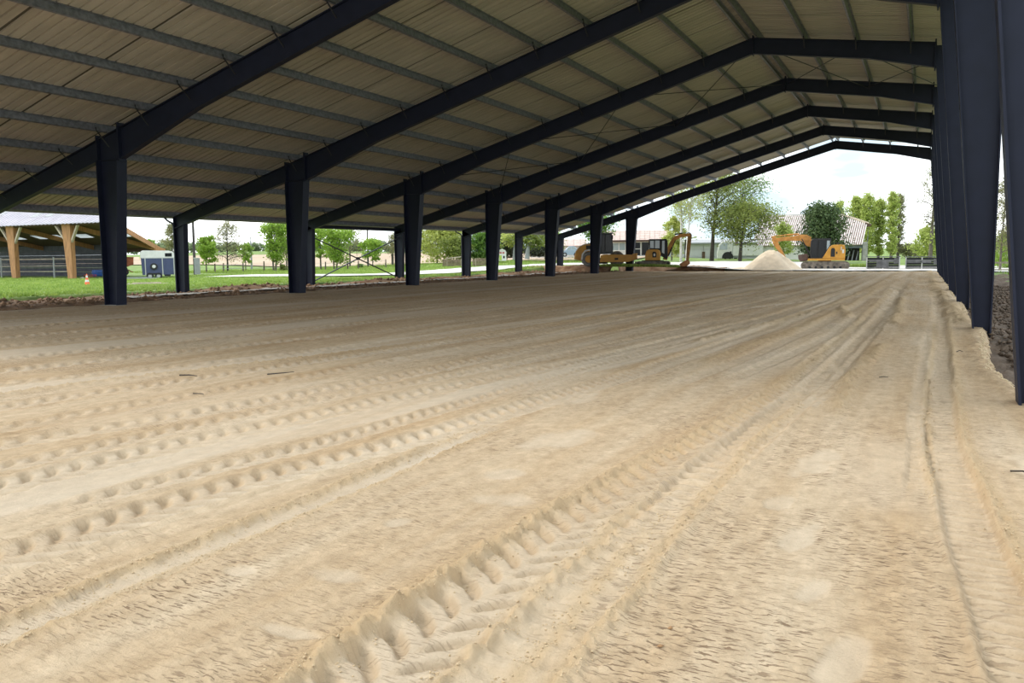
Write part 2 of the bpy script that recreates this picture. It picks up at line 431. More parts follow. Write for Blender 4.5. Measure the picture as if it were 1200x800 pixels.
# (points x@y, width, type, depth, pitch, y from, y to)
TRACKS = [
    ([(-1.83, 0), (-1.86, 2), (-1.88, 4), (-1.80, 5.6), (-1.52, 8), (-1.36, 11), (-1.20, 18), (-1.06, 30), (-1.1, 45), (-1.2, 60), (-1.4, 78)], 0.50, 'lug', 0.055, 0.215, -4, 79),
    ([(-1.40, 0), (-1.42, 4), (-1.40, 6), (-1.28, 8.5), (-1.1, 12), (-0.98, 20), (-0.9, 30), (-0.9, 60)], 0.38, 'bar', 0.05, 0.19, -4, 60),
    ([(0.48, 0), (0.44, 3), (0.37, 4.6), (0.26, 6.2), (0.20, 8), (0.20, 9.5), (0.25, 13), (0.38, 21), (0.45, 40), (0.4, 78)], 0.28, 'bar', 0.065, 0.125, -4, 40),
    ([(0.05, 6), (0.0, 8), (0.0, 9.5), (0.05, 13), (0.18, 21), (0.25, 40)], 0.18, 'bar', 0.03, 0.125, 6, 24),
    ([(-3.60, 0), (-3.61, 3), (-3.64, 4.5), (-3.66, 5.2), (-3.72, 6), (-3.6, 8)], 0.27, 'flat', 0.030, 0.2, -3, 7.4),
    ([(-4.50, 2), (-4.52, 3.2), (-4.48, 3.8), (-4.38, 4.5), (-4.13, 5.7), (-4.0, 6.5), (-3.6, 10), (-3.0, 18), (-2.4, 35), (-2.2, 60)], 0.44, 'lug', 0.058, 0.19, -4, 40),
    ([(-5.20, 2), (-5.12, 3.3), (-5.0, 4.3), (-4.70, 5.8), (-4.5, 9), (-3.9, 16), (-3.2, 30), (-2.8, 60)], 0.32, 'lug', 0.050, 0.19, 3.2, 40),
    ([(-6.05, 2), (-6.0, 3.6), (-5.95, 4.8), (-5.6, 7), (-4.62, 12.2), (-3.56, 21.7), (-2.6, 40), (-2.2, 70)], 0.46, 'lug', 0.060, 0.20, -2, 79),
    ([(-6.7, 2), (-6.55, 4), (-6.45, 5.6), (-6.1, 8), (-5.3, 12.2), (-4.3, 21.7), (-3.4, 40), (-3.0, 78)], 0.34, 'lug', 0.046, 0.20, -2, 79),
    ([(-7.5, 2), (-7.41, 4.4), (-6.95, 5.9), (-6.45, 8.9), (-5.84, 15.4), (-4.87, 29.6), (-4.0, 50), (-3.6, 78)], 0.46, 'lug', 0.060, 0.21, -2, 79),
    ([(-8.3, 3), (-8.1, 5), (-7.6, 9), (-6.9, 16), (-6.0, 30), (-5.0, 55), (-4.6, 78)], 0.44, 'lug', 0.058, 0.21, -2, 79),
    ([(-9.4, 4), (-9.2, 6), (-8.6, 10), (-7.7, 16), (-6.7, 28), (-5.6, 50), (-5.2, 78)], 0.40, 'lug', 0.052, 0.21, -2, 79),
    ([(-11.3, 5), (-11.0, 6.6), (-9.8, 10), (-8.6, 16.5), (-7.6, 27), (-6.4, 50), (-6.0, 78)], 0.5, 'lug', 0.065, 0.23, -2, 79),
    ([(-12.6, 5), (-12.2, 8), (-11.0, 14), (-9.6, 25), (-8.3, 45), (-7.6, 78)], 0.46, 'lug', 0.068, 0.24, 0, 79),
    ([(-14.0, 5), (-13.6, 9), (-12.6, 16), (-11.0, 30), (-9.6, 55), (-9.0, 78)], 0.48, 'lug', 0.068, 0.25, 0, 79),
    ([(-16.0, 6), (-15.6, 11), (-14.3, 20), (-12.4, 40), (-11.0, 78)], 0.55, 'lug', 0.08, 0.25, 0, 79),
    ([(-18.0, 6), (-17.5, 12), (-16.0, 24), (-14.2, 45), (-13.0, 78)], 0.55, 'lug', 0.08, 0.25, 0, 79),
    ([(-20.3, 6), (-19.8, 13), (-18.2, 26), (-16.5, 48), (-15.5, 78)], 0.55, 'lug', 0.08, 0.26, 0, 79),
    ([(-22.4, 6), (-22.0, 14), (-20.6, 28), (-19.0, 52), (-18.5, 78)], 0.55, 'lug', 0.08, 0.26, 0, 79),
    ([(-24.3, 6), (-24.0, 16), (-23.2, 32), (-22.0, 60), (-21.6, 78)], 0.55, 'lug', 0.08, 0.26, 0, 79),
    ([(-3.2, 5), (-2.9, 9), (-2.5, 13), (-2.2, 18), (-1.9, 26), (-1.7, 40)], 0.30, 'bar', 0.034, 0.16, 10, 45),
    ([(-2.5, 8), (-2.2, 11), (-1.9, 14), (-1.6, 18), (-1.5, 26)], 0.26, 'bar', 0.034, 0.15, 10.5, 24),
    ([(-5.2, 24), (-4.73, 25.7), (-4.09, 28.3), (-3.23, 30.1), (-2.6, 33)], 0.35, 'flat', 0.05, 0.15, 24, 33),
]
TRACKS = [(path(p), w, t, d * (0.78 if t == 'lug' and i > 4 else 1), q, a, b, i) for i, (p, w, t, d, q, a, b) in enumerate(TRACKS)]
# crumbly ridges: (points, width, height, y from, y to)
RIDGES = [
    ([(-2.13, 0), (-2.15, 3.8), (-2.12, 4.7), (-2.0, 5.6), (-1.72, 7.8), (-1.55, 11), (-1.4, 18), (-1.26, 32)], 0.10, 0.045, 0, 40),
    ([(-1.64, 0), (-1.65, 3.5), (-1.62, 5), (-1.5, 6.5)], 0.07, 0.035, 0, 5.6),
    ([(-1.18, 0), (-1.20, 3.2), (-1.23, 4), (-1.27, 5.3), (-1.29, 7.2), (-1.15, 9.5)], 0.06, 0.040, 0, 9.5),
    ([(-1.40, 0), (-1.42, 8)], 0.05, 0.02, 0, 5),
    ([(-0.77, 8.4), (-0.76, 9.4), (-0.82, 11), (-0.79, 13.2), (-0.59, 16.1)], 0.10, 0.075, 8.6, 16.5),
    ([(-0.62, 20), (-0.59, 21), (-0.59, 26), (-0.7, 32)], 0.12, 0.09, 20.5, 33),
    ([(0.60, 2), (0.56, 4.6), (0.46, 6.2), (0.40, 8), (0.40, 9.5), (0.46, 13), (0.55, 21)], 0.06, 0.030, 1, 24),
    ([(0.12, 6), (0.08, 8), (0.08, 9.5), (0.12, 13), (0.25, 21)], 0.04, 0.022, 6, 22),
    ([(-3.50, 0), (-3.52, 4.5), (-3.6, 6.4)], 0.05, 0.022, 0, 7),
    ([(-3.73, 0), (-3.75, 4.5), (-3.82, 6.4)], 0.06, 0.028, 0, 7),
    ([(0.32, 80), (0.49, 59), (0.51, 40), (0.73, 29), (0.8, 22)][::-1], 0.22, 0.12, 21, 78),
    ([(-10.3, 5), (-9.9, 7.4), (-8.9, 11), (-8.2, 16), (-7.1, 27), (-6, 50)], 0.10, 0.05, 5, 40),
    ([(-2.3, 27), (-1.9, 24), (-1.62, 22)][::-1], 0.15, 0.10, 22.3, 27),
    ([(-3.9, 15), (-3.2, 20), (-2.6, 28), (-2.2, 40), (-2.0, 70)], 0.16, 0.07, 15, 78),
    ([(-3.0, 12), (-2.5, 18), (-2.0, 28), (-1.8, 45)], 0.12, 0.05, 12, 45),
]
RIDGES = [(path(p), w, h, a, b, i) for i, (p, w, h, a, b) in enumerate(RIDGES)]
# smooth boot and shovel smears: x, y, half length along y, half width
SMEARS = [(-2.43, 2.65, .05, .20), (-2.65, 3.25, .10, .16), (-1.93, 3.41, .1, .1), (-0.79, 5.49, .22, .09), (-0.58, 4.87, .30, .09), (-0.43, 4.07, .16, .08), (-0.23, 3.42, .24, .09),
          (-2.5, 4.8, .16, .22), (-2.8, 5.39, .16, .14), (-2.88, 4.13, .12, .08), (-0.69, 6.78, .5, .16), (-3.19, 3.08, .07, .10), (-1.14, 9.2, .9, .20), (-1.0, 12, 2.4, .16), (0.85, 7.6, .7, .18), (-2.9, 6.6, .5, .25), (-3.6, 8.6, .6, .3), (-5.0, 10.5, 1.5, .35), (-7.2, 12.5, 2.5, .35)]
FLAT_BANDS = [([(-5.6, 5), (-5.0, 8), (-4.2, 12), (-3.3, 20), (-2.6, 40)], 0.35), ([(-10.6, 6), (-9.2, 12), (-8.1, 22), (-7, 50)], 0.5), ([(-14.8, 6), (-13.4, 18), (-11.6, 40)], 0.7), ([(-21.3, 6), (-20.2, 25), (-18, 60)], 0.8)]
FLAT_BANDS = [(path(p), w) for p, w in FLAT_BANDS]
def sand_edge(y):
    e = np.interp(y, [-10, 4, 9, 10.5, 11.2, 12.2, 13.2, 14.2, 18, 19.5, 22.5, 24, 30, 33, 51, 80], [2.6, 2.4, 2.2, 1.35, 1.05, .95, .88, .9, 1.02, 1.15, 1.02, 1.0, 1.1, 1.02, .98, .95])
    return e + 0.07 * fbm(y * 2.2, y * 0 + 3.3, 5) + 0.03 * vnoise(y * 9, y * 0, 8)
def sand(x, y):
    h = 0.020 * fbm(x * 0.35, y * 0.22, 1) + 0.006 * fbm(x * 2.1, y * 1.1, 2)
    pale = 0.35 * sstep(0.05, 0.5, fbm(x * 0.9, y * 0.3, 31)); rough = 0.45 + 0.55 * sstep(-0.25, 0.3, fbm(x * 0.8 + 4, y * 0.45, 21))
    for g, w in FLAT_BANDS:
        m = 1 - sstep(0.7, 1.15, np.abs(x - g(y)) / w + 0.25 * fbm(x * 2, y * 0.9, 77))
        rough *= 1 - 0.75 * m; pale = np.maximum(pale, 0.65 * m)
    tr = np.zeros_like(x); crumb_shade = np.zeros_like(x)
    for g, w, typ, d, pitch, a, b, i in TRACKS:
        t = (x - g(y) - 0.02 * vnoise(y * 0.8, y * 0 + i, 40 + i)) / (w / 2)
        m = np.abs(t) < 1.7
        if not m.any(): continue
        tm = t[m]; ym = y[m]; xm = x[m]
        fade = sstep(a, a + 0.6, ym) * (1 - sstep(b - 1.5, b, ym))
        fade = fade * (0.62 + 0.38 * sstep(-0.5, 0.3, vnoise(ym * 0.33 + i * 7.7, xm * 0.0 + i, 60)))
        at_ = np.abs(tm); inside = 1 - sstep(0.86, 1.06, at_)
        if typ == 'lug':
            side = np.where(tm < 0, 0.0, 0.5)
            ph = ym / pitch + side - (1 - (1 - np.clip(at_, 0, 1)) ** 2) * 0.9 + 0.12 * vnoise(ym * 1.3, xm * 3, 90 + i)
            fr = ph - np.floor(ph)
            pit = sstep(0.02, 0.30, fr) * (1 - sstep(0.42, 0.66, fr))
            prof = sstep(0.06, 0.25, at_) * (0.65 + 0.45 * at_)
            dh = -d * (0.28 + 1.0 * pit * prof) * inside
            p_add = 0.5 * inside * (1 - 0.5 * pit); lip_shade = 0.45 * sstep(0.38, 0.5, fr) * (1 - sstep(0.55, 0.72, fr)) * prof  # shade on the far lug walls, painted through the brown tint
        elif typ == 'bar':
            ph = ym / pitch + 0.12 * tm + 0.10 * vnoise(ym * 2, xm * 4, 90 + i); fr = ph - np.floor(ph)
            pit = sstep(0.0, 0.25, fr) * (1 - sstep(0.5, 0.72, fr))
            dh = -d * (0.30 + 0.8 * pit) * inside; p_add = 0.35 * inside; lip_shade = 0.8 * sstep(0.42, 0.52, fr) * (1 - sstep(0.58, 0.72, fr)) * (0.5 + 0.5 * vnoise(xm * 9, ym * 9, 33 + i))  # thin shade lines at the bar edges, painted through the brown tint
        else:
            ins = 1 - sstep(0.75, 0.95, at_ + 0.35 * fbm(xm * 9, ym * 9, 3))
            dh = -d * ins; p_add = 1.0 * ins; inside = ins; lip_shade = 0
        shoulder = np.exp(-((at_ - 1.18) / 0.14) ** 2) * d * (0.30 + 0.35 * vnoise(xm * 11, ym * 11, 7))
        h[m] += (dh + shoulder) * fade
        tr[m] = np.maximum(tr[m], inside * fade); crumb_shade[m] = np.maximum(crumb_shade[m], lip_shade * inside * fade)
        pale[m] = np.maximum(pale[m] * (1 - 0.3 * inside), p_add * fade)
        rough[m] *= (1 - 0.55 * inside * fade) * (1 - 0.7 * np.exp(-((at_ - 1.1) / 0.3) ** 2) * fade)
    for g, w, hh, a, b, i in RIDGES:
        t = (x - g(y) - 0.03 * vnoise(y * 1.9, y * 0 + i, 140 + i)) / w
        m = (np.abs(t) < 2.5) & (y > a) & (y < b)
        if not m.any(): continue
        tm = t[m]; ym = y[m]; xm = x[m]
        q = np.exp(-tm ** 2) * sstep(a, a + .5, ym) * (1 - sstep(b - .8, b, ym))
        lump = 0.55 + 0.45 * vnoise(xm * 26, ym * 20, 150 + i) + 0.35 * vnoise(xm * 55, ym * 45, 170 + i)
        h[m] += hh * q * lump; crumb_shade[m] = np.maximum(crumb_shade[m], q)
    for sx, sy, ly, lx in SMEARS:
        q = ((x - sx - 0.15 * (y - sy)) / lx) ** 2 + ((y - sy) / ly) ** 2 + 0.9 * fbm(x * 6, y * 4, 11)
        m = 1 - sstep(0.3, 1.25, q)
        h += -0.006 * m; rough *= 1 - 0.92 * m; pale = np.maximum(pale, 0.42 * m)
    # small torn transverse flakes left by the roller, and loose crumbs
    near = 1 - sstep(9, 22, np.hypot(x, y))
    fl = vnoise(x * 11 + 3 * vnoise(x * 3, y * 3, 5), y * 46 + 2.5 * vnoise(x * 5, y * 2, 9), 12)
    h += near * rough * 0.009 * sstep(0.15, 0.45, fl) * (0.5 + 0.5 * sstep(-.2, .3, fbm(x * 1.7, y * 1.2, 44))) * (1 - tr)
    h += near * rough * 0.0030 * vnoise(x * 38, y * 38, 14) + near * 0.0012 * vnoise(x * 80, y * 80, 15)
    # heaped edge then drop on the right
    e = sand_edge(y)
    h += 0.05 * np.exp(-((x - e + 0.12) / 0.12) ** 2) * (0.6 + 0.6 * vnoise(x * 7, y * 7, 19)) * sstep(9, 12, y)
    h -= 0.55 * sstep(-0.02, 0.28, x - e) * sstep(9, 11, y)
    # left: slight fall under the dirt strip; far end fall
    h -= 0.35 * sstep(-27.3, -28.2, x + 0.5 * fbm(x * .6, y * .6, 23))
    h -= 0.3 * sstep(78.0, 79.5, y + 0.5 * vnoise(x * .4, y * .1, 29))
    return h, np.clip(pale, 0, 1), np.clip(rough * (1 - 0.8 * np.clip(crumb_shade, 0, 1)), 0, 1), np.clip(crumb_shade, 0, 1)

def sand_material():
    m = bpy.data.materials.new('riding_sand'); m.use_nodes = True
    nt = m.node_tree; N = nt.nodes; L = nt.links; b = N['Principled BSDF']
    b.inputs['Roughness'].default_value = 0.95; b.inputs['Specular IOR Level'].default_value = 0.1
    geo = N.new('ShaderNodeNewGeometry')
    def noise(scale, det=6, vec=None, rough=0.55):
        n = N.new('ShaderNodeTexNoise'); n.inputs['Scale'].default_value = scale; n.inputs['Detail'].default_value = det; n.inputs['Roughness'].default_value = rough
        L.new(vec or geo.outputs['Position'], n.inputs['Vector']); return n.outputs['Fac']
    def mapping(sc):
        mp = N.new('ShaderNodeMapping'); mp.inputs['Scale'].default_value = sc; L.new(geo.outputs['Position'], mp.inputs['Vector']); return mp.outputs['Vector']
    def ramp(fac, p0, c0, p1, c1):
        r = N.new('ShaderNodeValToRGB'); r.color_ramp.elements[0].position = p0; r.color_ramp.elements[0].color = (*c0, 1)
        r.color_ramp.elements[1].position = p1; r.color_ramp.elements[1].color = (*c1, 1); L.new(fac, r.inputs['Fac']); return r.outputs['Color']
    def mixc(fac, a, c):
        x = N.new('ShaderNodeMix'); x.data_type = 'RGBA'
        if isinstance(fac, float): x.inputs[0].default_value = fac
        else: L.new(fac, x.inputs[0])
        for i, s in ((6, a), (7, c)):
            if isinstance(s, tuple): x.inputs[i].default_value = (*s, 1)
            else: L.new(s, x.inputs[i])
        return x.outputs[2]
    def math_(op, a, c):
        x = N.new('ShaderNodeMath'); x.operation = op
        for i, s in ((0, a), (1, c)):
            if isinstance(s, (int, float)): x.inputs[i].default_value = s
            else: L.new(s, x.inputs[i])
        return x.outputs[0]
    def attr(nm):
        a = N.new('ShaderNodeAttribute'); a.attribute_name = nm; return a.outputs['Fac']
    base = ramp(noise(1.0, 6, mapping((1.5, 0.10, 1)), 0.6), 0.34, (0.52, 0.365, 0.215), 0.66, (0.64, 0.508, 0.358))
    fine = ramp(noise(9, 8, mapping((1, 0.6, 1)), 0.7), 0.33, (0.74, 0.71, 0.67), 0.68, (1.12, 1.12, 1.12))
    mul = N.new('ShaderNodeMix'); mul.data_type = 'RGBA'; mul.blend_type = 'MULTIPLY'; mul.inputs[0].default_value = 0.8
    L.new(base, mul.inputs[6]); L.new(fine, mul.inputs[7]); c = mul.outputs[2]
    c = mixc(math_('MULTIPLY', attr('pale'), 0.65), c, (0.685, 0.595, 0.48))
    c = mixc(math_('MULTIPLY', attr('crumb'), 0.6), c, (0.52, 0.37, 0.21))  # brown for loose ridge crumbs and for painted shade on tread walls
    # dark brown transverse flecks, sunk by the bump
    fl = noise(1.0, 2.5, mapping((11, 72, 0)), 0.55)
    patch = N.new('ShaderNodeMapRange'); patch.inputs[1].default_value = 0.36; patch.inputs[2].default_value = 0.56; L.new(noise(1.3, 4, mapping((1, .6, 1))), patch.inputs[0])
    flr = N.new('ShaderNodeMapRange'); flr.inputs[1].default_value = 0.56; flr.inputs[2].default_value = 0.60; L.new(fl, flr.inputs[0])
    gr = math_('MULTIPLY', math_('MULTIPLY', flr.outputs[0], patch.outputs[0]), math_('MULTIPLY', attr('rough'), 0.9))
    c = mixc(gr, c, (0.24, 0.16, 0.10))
    spk = math_('GREATER_THAN', noise(160, 2), 0.68)
    c = mixc(math_('MULTIPLY', spk, 0.25), c, (0.36, 0.27, 0.17))
    L.new(c, b.inputs['Base Color'])
    hgt = math_('ADD', math_('MULTIPLY', math_('SUBTRACT', 1.0, math_('MULTIPLY', flr.outputs[0], patch.outputs[0])), math_('MULTIPLY', attr('rough'), 0.6)), math_('MULTIPLY', noise(60, 6, None, 0.75), 0.8))
    bp = N.new('ShaderNodeBump'); bp.inputs['Strength'].default_value = 0.75; bp.inputs['Distance'].default_value = 0.022
    L.new(hgt, bp.inputs['Height']); L.new(bp.outputs['Normal'], b.inputs['Normal'])
    return m
M_SAND = sand_material()
def sand_mesh():
    Vs, Fs, As = [], [], []
    off = 0
    def patch(r, th):
        nonlocal off
        R, T = np.meshgrid(r, th, indexing='ij')
        x = (-R * np.sin(T)).ravel(); y = (R * np.cos(T)).ravel()
        e = sand_edge(y)
        ok = (x < e + 0.5) & (x > -29.2) & (y > -9) & (y < 80.2)
        idx = np.where(ok)[0]
        rm = -np.ones(len(x), np.int64); rm[idx] = np.arange(len(idx))
        Fq = grid_faces(len(r), len(th)); k = ok[Fq].all(1); Fq = rm[Fq[k]]
        xs, ys = x[idx], y[idx]
        h, p, ro, cr = sand(xs, ys)
        Vs.append(np.stack([xs, ys, h], 1)); Fs.append(Fq + off); As.append((p, ro, cr)); off += len(xs)
    fine = np.exp(np.arange(math.log(1.0), math.log(103), 0.0050)); th = np.radians(np.arange(-16, 66.0, 0.155))
    patch(fine, th)
    cr = np.exp(np.arange(math.log(0.05), math.log(103), 0.03))
    patch(cr, np.arange(math.radians(65.9), math.radians(360 - 16 + 0.2), 0.03))
    patch(np.exp(np.linspace(math.log(0.05), math.log(1.0), 60)), np.radians(np.arange(-16, 66.1, 1.5)))
    A = [np.concatenate([a[i] for a in As]) for i in range(3)]
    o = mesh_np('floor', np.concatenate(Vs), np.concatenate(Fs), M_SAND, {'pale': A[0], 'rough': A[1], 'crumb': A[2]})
    return tag(o, 'tan riding arena sand covered with tyre and roller tracks', kind='structure')
floor = sand_mesh()

# ------------------------------------------------------------------ outside ground
M_LAWN = mat('lawn_soil', (0.11, 0.175, 0.035), 0.95, col2=(0.21, 0.29, 0.065), vscale=0.6, bump=0.8, bscale=3.0)
M_FIELD = mat('ploughed_field', (0.40, 0.295, 0.20), 0.95, col2=(0.48, 0.36, 0.25), vscale=0.05, stretch=(1, 0.2, 1))
M_GRAVEL = mat('pale_gravel', (0.58, 0.55, 0.51), 0.95, var=0.14, vscale=1.5, bump=0.5, bscale=8)
M_DIRT = mat('brown_dirt', (0.165, 0.10, 0.058), 0.95, col2=(0.33, 0.20, 0.115), vscale=1.6, bump=1.0, bscale=12)
M_DIRT2 = mat('grey_brown_dirt', (0.10, 0.07, 0.048), 0.95, col2=(0.19, 0.135, 0.095), vscale=2.2, bump=1.0, bscale=14)
def axis(lo, hi, mid0, mid1, st, ratio=1.12):
    a = list(np.arange(mid0, mid1 + 1e-6, st)); s = st; v = mid1
    while v < hi: s *= ratio; v += s; a.append(v)
    s = st; v = mid0
    while v > lo: s *= ratio; v -= s; a.insert(0, v)
    return np.array(a)
def surf(name, xs, ys, zf, keepf, m, label, kind='structure', smooth=True):
    X, Y = np.meshgrid(xs, ys, indexing='ij'); x, y = X.ravel(), Y.ravel()
    V = np.stack([x, y, zf(x, y)], 1); Fq = grid_faces(len(xs), len(ys))
    c = V[Fq].mean(1); k = keepf(c[:, 0], c[:, 1])
    V, Fq, _ = compact(V, Fq, k, {})
    o = mesh_np(name, V, Fq, m, smooth=smooth)
    return tag(o, label, kind=kind)
def lawn_edge(y): return -35.0 + 0.45 * fbm(np.asarray(y, float) * 0.5, np.asarray(y, float) * 0, 51)
xs = np.r_[axis(-700, -36, -80, -36.01, 1.0), np.arange(-36, -32.9, 0.2), axis(-32.5, 420, -32.5, 6, 1.0)]; xs = np.unique(np.round(xs[(xs <= -36) | (xs >= -36)], 3)); ys = axis(-120, 800, 5, 110, 1.0)
surf('lawn', xs, ys, lambda x, y: tz(x, y) + 0.05 * fbm(x * .4, y * .4, 61) - 0.04 - 0.5 * sstep(0, .5, x - lawn_edge(y)) * (x < 0) * (y < 79.5),
     lambda x, y: ~((x > -33.6) & (x < 5.0) & (y < 79.5)), M_LAWN, 'green lawn and meadow around the shed')
# left dirt strip between arena and lawn, with a rough bank towards the far end
def dirt_l(x, y):
    z = -0.05 + 0.09 * fbm(x * 1.1, y * 0.8, 71) + 0.05 * fbm(x * 3.1, y * 3.1, 72)
    z += 0.16 * np.exp(-((x + 27.7 + 0.3 * vnoise(y * .4, y * 0, 73)) / 0.35) ** 2) * (0.6 + 0.5 * vnoise(x, y * 0.7, 74))
    z += 0.20 * np.exp(-((x + 33.0) / 0.9) ** 2) * sstep(-.4, .5, vnoise(x * .3, y * 0.35, 75)) * sstep(24, 32, y)
    z -= 0.12 * np.exp(-((x + 34.6) / 0.5) ** 2)
    z -= 0.2 * sstep(-26.9, -26.3, x)
    return z
surf('dirt_strip', np.arange(-36.4, -26.2, 0.16), np.arange(0, 82, 0.2), dirt_l, lambda x, y: (x > lawn_edge(y) - 0.3), M_DIRT, 'churned brown dirt strip along the left side of the sand')
surf('dirt_verge', np.arange(0.7, 8.5, 0.09), np.arange(4, 82, 0.14),
     lambda x, y: -0.22 + 0.13 * fbm(x * 1.3, y * 1.0, 81) + 0.09 * fbm(x * 4.5, y * 4.5, 82) + 0.03 * vnoise(x * 14, y * 14, 83), lambda x, y: x < 5.9 + 0.4 * vnoise(y * .5, y * 0, 84), M_DIRT2, 'rough grey-brown dirt right of the columns')
# pale gravel: yard behind the open end, strip beside the footing and the lane
def yard_keep(x, y):
    return (y > 78.2 + 0.4 * vnoise(x * .7, y * 0, 91)) & (y < 101 + 3 * vnoise(x * .2, y * 0, 92)) & (x < 9) & (x > -21.5 - 0.0 * y + 1.2 * vnoise(x * 0, y * .4, 93) - 0.9 * np.clip(y - 84, 0, 20))
surf('gravel_yard', np.arange(-42, 10, 0.5), np.arange(77.5, 105, 0.5), lambda x, y: tz(x, y) + 0.05 + 0.05 * fbm(x * .8, y * .8, 94), yard_keep, M_GRAVEL, 'pale gravel yard behind the open end of the shed')
surf('gravel_strip', np.arange(-32.3, -29.2, 0.15), np.arange(24, 80, 0.3), lambda x, y: dirt_l(x, y) * 0.5 + 0.05,
     lambda x, y: np.abs(x + 30.9 + 0.5 * vnoise(y * .3, y * 0, 95)) < 0.5 + 0.5 * vnoise(y * .7, x * 1.3, 96), M_GRAVEL, 'broken pale gravel strip in the dirt beside the low posts')
LANE = [(-56, 54), (-50, 55), (-45, 56.5), (-42, 59), (-41, 65), (-41, 74), (-40, 84), (-36, 96)]
def ribbon(name, pts, w, m, label, dz=0.03, n=160, kind='structure'):
    P = np.array(pts, float); d = np.r_[0, np.cumsum(np.hypot(*np.diff(P, axis=0).T))]
    s = np.linspace(0, d[-1], n); cx = np.interp(s, d, P[:, 0]); cy = np.interp(s, d, P[:, 1])
    k = np.hanning(25); k /= k.sum(); cx = np.convolve(np.pad(cx, 12, mode='edge'), k, 'valid'); cy = np.convolve(np.pad(cy, 12, mode='edge'), k, 'valid')
    tx, ty = np.gradient(cx), np.gradient(cy); l = np.hypot(tx, ty); nx, ny = -ty / l, tx / l
    q = np.linspace(-1, 1, 9); W = (w / 2) * (1 + 0.12 * vnoise(s * .6, s * 0, 99))
    X = cx[:, None] + nx[:, None] * q * W[:, None]; Y = cy[:, None] + ny[:, None] * q * W[:, None]
    Z = tz(X.ravel(), Y.ravel()) + dz + 0.03 * (1 - np.tile(q ** 2, n))
    return tag(mesh_np(name, np.stack([X.ravel(), Y.ravel(), Z], 1), grid_faces(n, 9), m), label, kind=kind)
ribbon('gravel_lane', LANE, 7.5, M_GRAVEL, 'pale gravel lane curving across the lawn', dz=0.06)
# fields on the rising land behind
fx = axis(-700, 200, -260, -20, 8.0); fy = axis(60, 800, 60, 300, 8.0)
surf('field', fx, fy, lambda x, y: tz(x, y) + 0.10, lambda x, y: (y + 0.10 * x > 92) & (x < -30 - 0.36 * (y - 100)) & (np.hypot(x, y) < 275) & (np.hypot(x, y) > 118), M_FIELD, 'pale brown ploughed field beyond the roadside trees')
M_FARGREEN = mat('far_crop', (0.16, 0.25, 0.07), 0.95, col2=(0.22, 0.32, 0.10), vscale=0.03)

# clay bank stepping up to the lane level at the far left corner
def bank_start(x): return np.where(x < -27.2, 75.2, 78.3) + 0.5 * vnoise(x * .6, x * 0, 111)
M_CLAY = mat('orange_clay', (0.20, 0.10, 0.05), 0.95, col2=(0.40, 0.26, 0.16), vscale=1.5, bump=0.8, bscale=10)
surf('clay_bank', np.arange(-36.5, -17, 0.2), np.arange(74, 83, 0.15),
     lambda x, y: (tz(x, y) + 0.06 + 0.3) * sstep(0, 1.3, y - bank_start(x)) - 0.3 + (0.16 * fbm(x * 1.5, y * 1.5, 112) + 0.14 * fbm(x * 3.5, y * 3.5, 113)) * (1 - 0.6 * sstep(1.2, 2.5, y - bank_start(x))),
     lambda x, y: (y > bank_start(x) - 0.5) & (y < bank_start(x) + 3.2 + 0.8 * vnoise(x * .8, y * .8, 114)), M_CLAY, 'rough orange clay bank at the far left corner of the arena')
# ------------------------------------------------------------------ things standing outside: shared set-up
M_YEL = mat('machine_yellow', (0.62, 0.30, 0.045), 0.45, var=0.10, vscale=2.0)
M_YELD = mat('machine_yellow_dusty', (0.55, 0.25, 0.06), 0.6, var=0.18, vscale=3.0)
M_BLK = mat('black_rubber', (0.022, 0.022, 0.024), 0.7)
M_TYRE = mat('dusty_tyre', (0.22, 0.21, 0.20), 0.85, var=0.2, vscale=5)
M_TRK = mat('dusty_track_steel', (0.10, 0.085, 0.07), 0.8, col2=(0.26, 0.22, 0.18), vscale=3)
M_GLASS = mat('dark_glass', (0.012, 0.014, 0.016), 0.15, spec=0.25); M_GLASS2 = glass('pale_window_glass', (0.30, 0.36, 0.38), 0.1)
M_WHITE = mat('white_paint', (0.72, 0.71, 0.69), 0.6, var=0.06)
M_GREYP = mat('grey_paint', (0.30, 0.31, 0.32), 0.6, var=0.1)
M_CHROME = mat('bright_steel', (0.55, 0.56, 0.57), 0.3, 0.8)
M_WOOD = mat('brown_timber', (0.40, 0.20, 0.085), 0.75, var=0.22, vscale=2, stretch=(6, 6, 0.7))
M_PALEWOOD = mat('weathered_timber', (0.50, 0.42, 0.33), 0.85, var=0.18, vscale=3)
M_DARKWOOD = mat('dark_timber', (0.10, 0.06, 0.035), 0.85, var=0.2, vscale=2)
M_RUST = mat('rusty_red_paint', (0.36, 0.11, 0.05), 0.75, var=0.2, vscale=3)
M_BLUE = mat('navy_trailer_panel', (0.055, 0.07, 0.155), 0.4, var=0.06)
M_RED = mat('red_plastic', (0.62, 0.07, 0.035), 0.5); M_ORANGE = mat('cone_orange', (0.85, 0.16, 0.05), 0.55)
M_CABF = mat('charcoal_cab_frame', (0.05, 0.055, 0.06), .5); M_BLUEB = mat('blue_barrel', (0.035, 0.12, 0.42), 0.45)

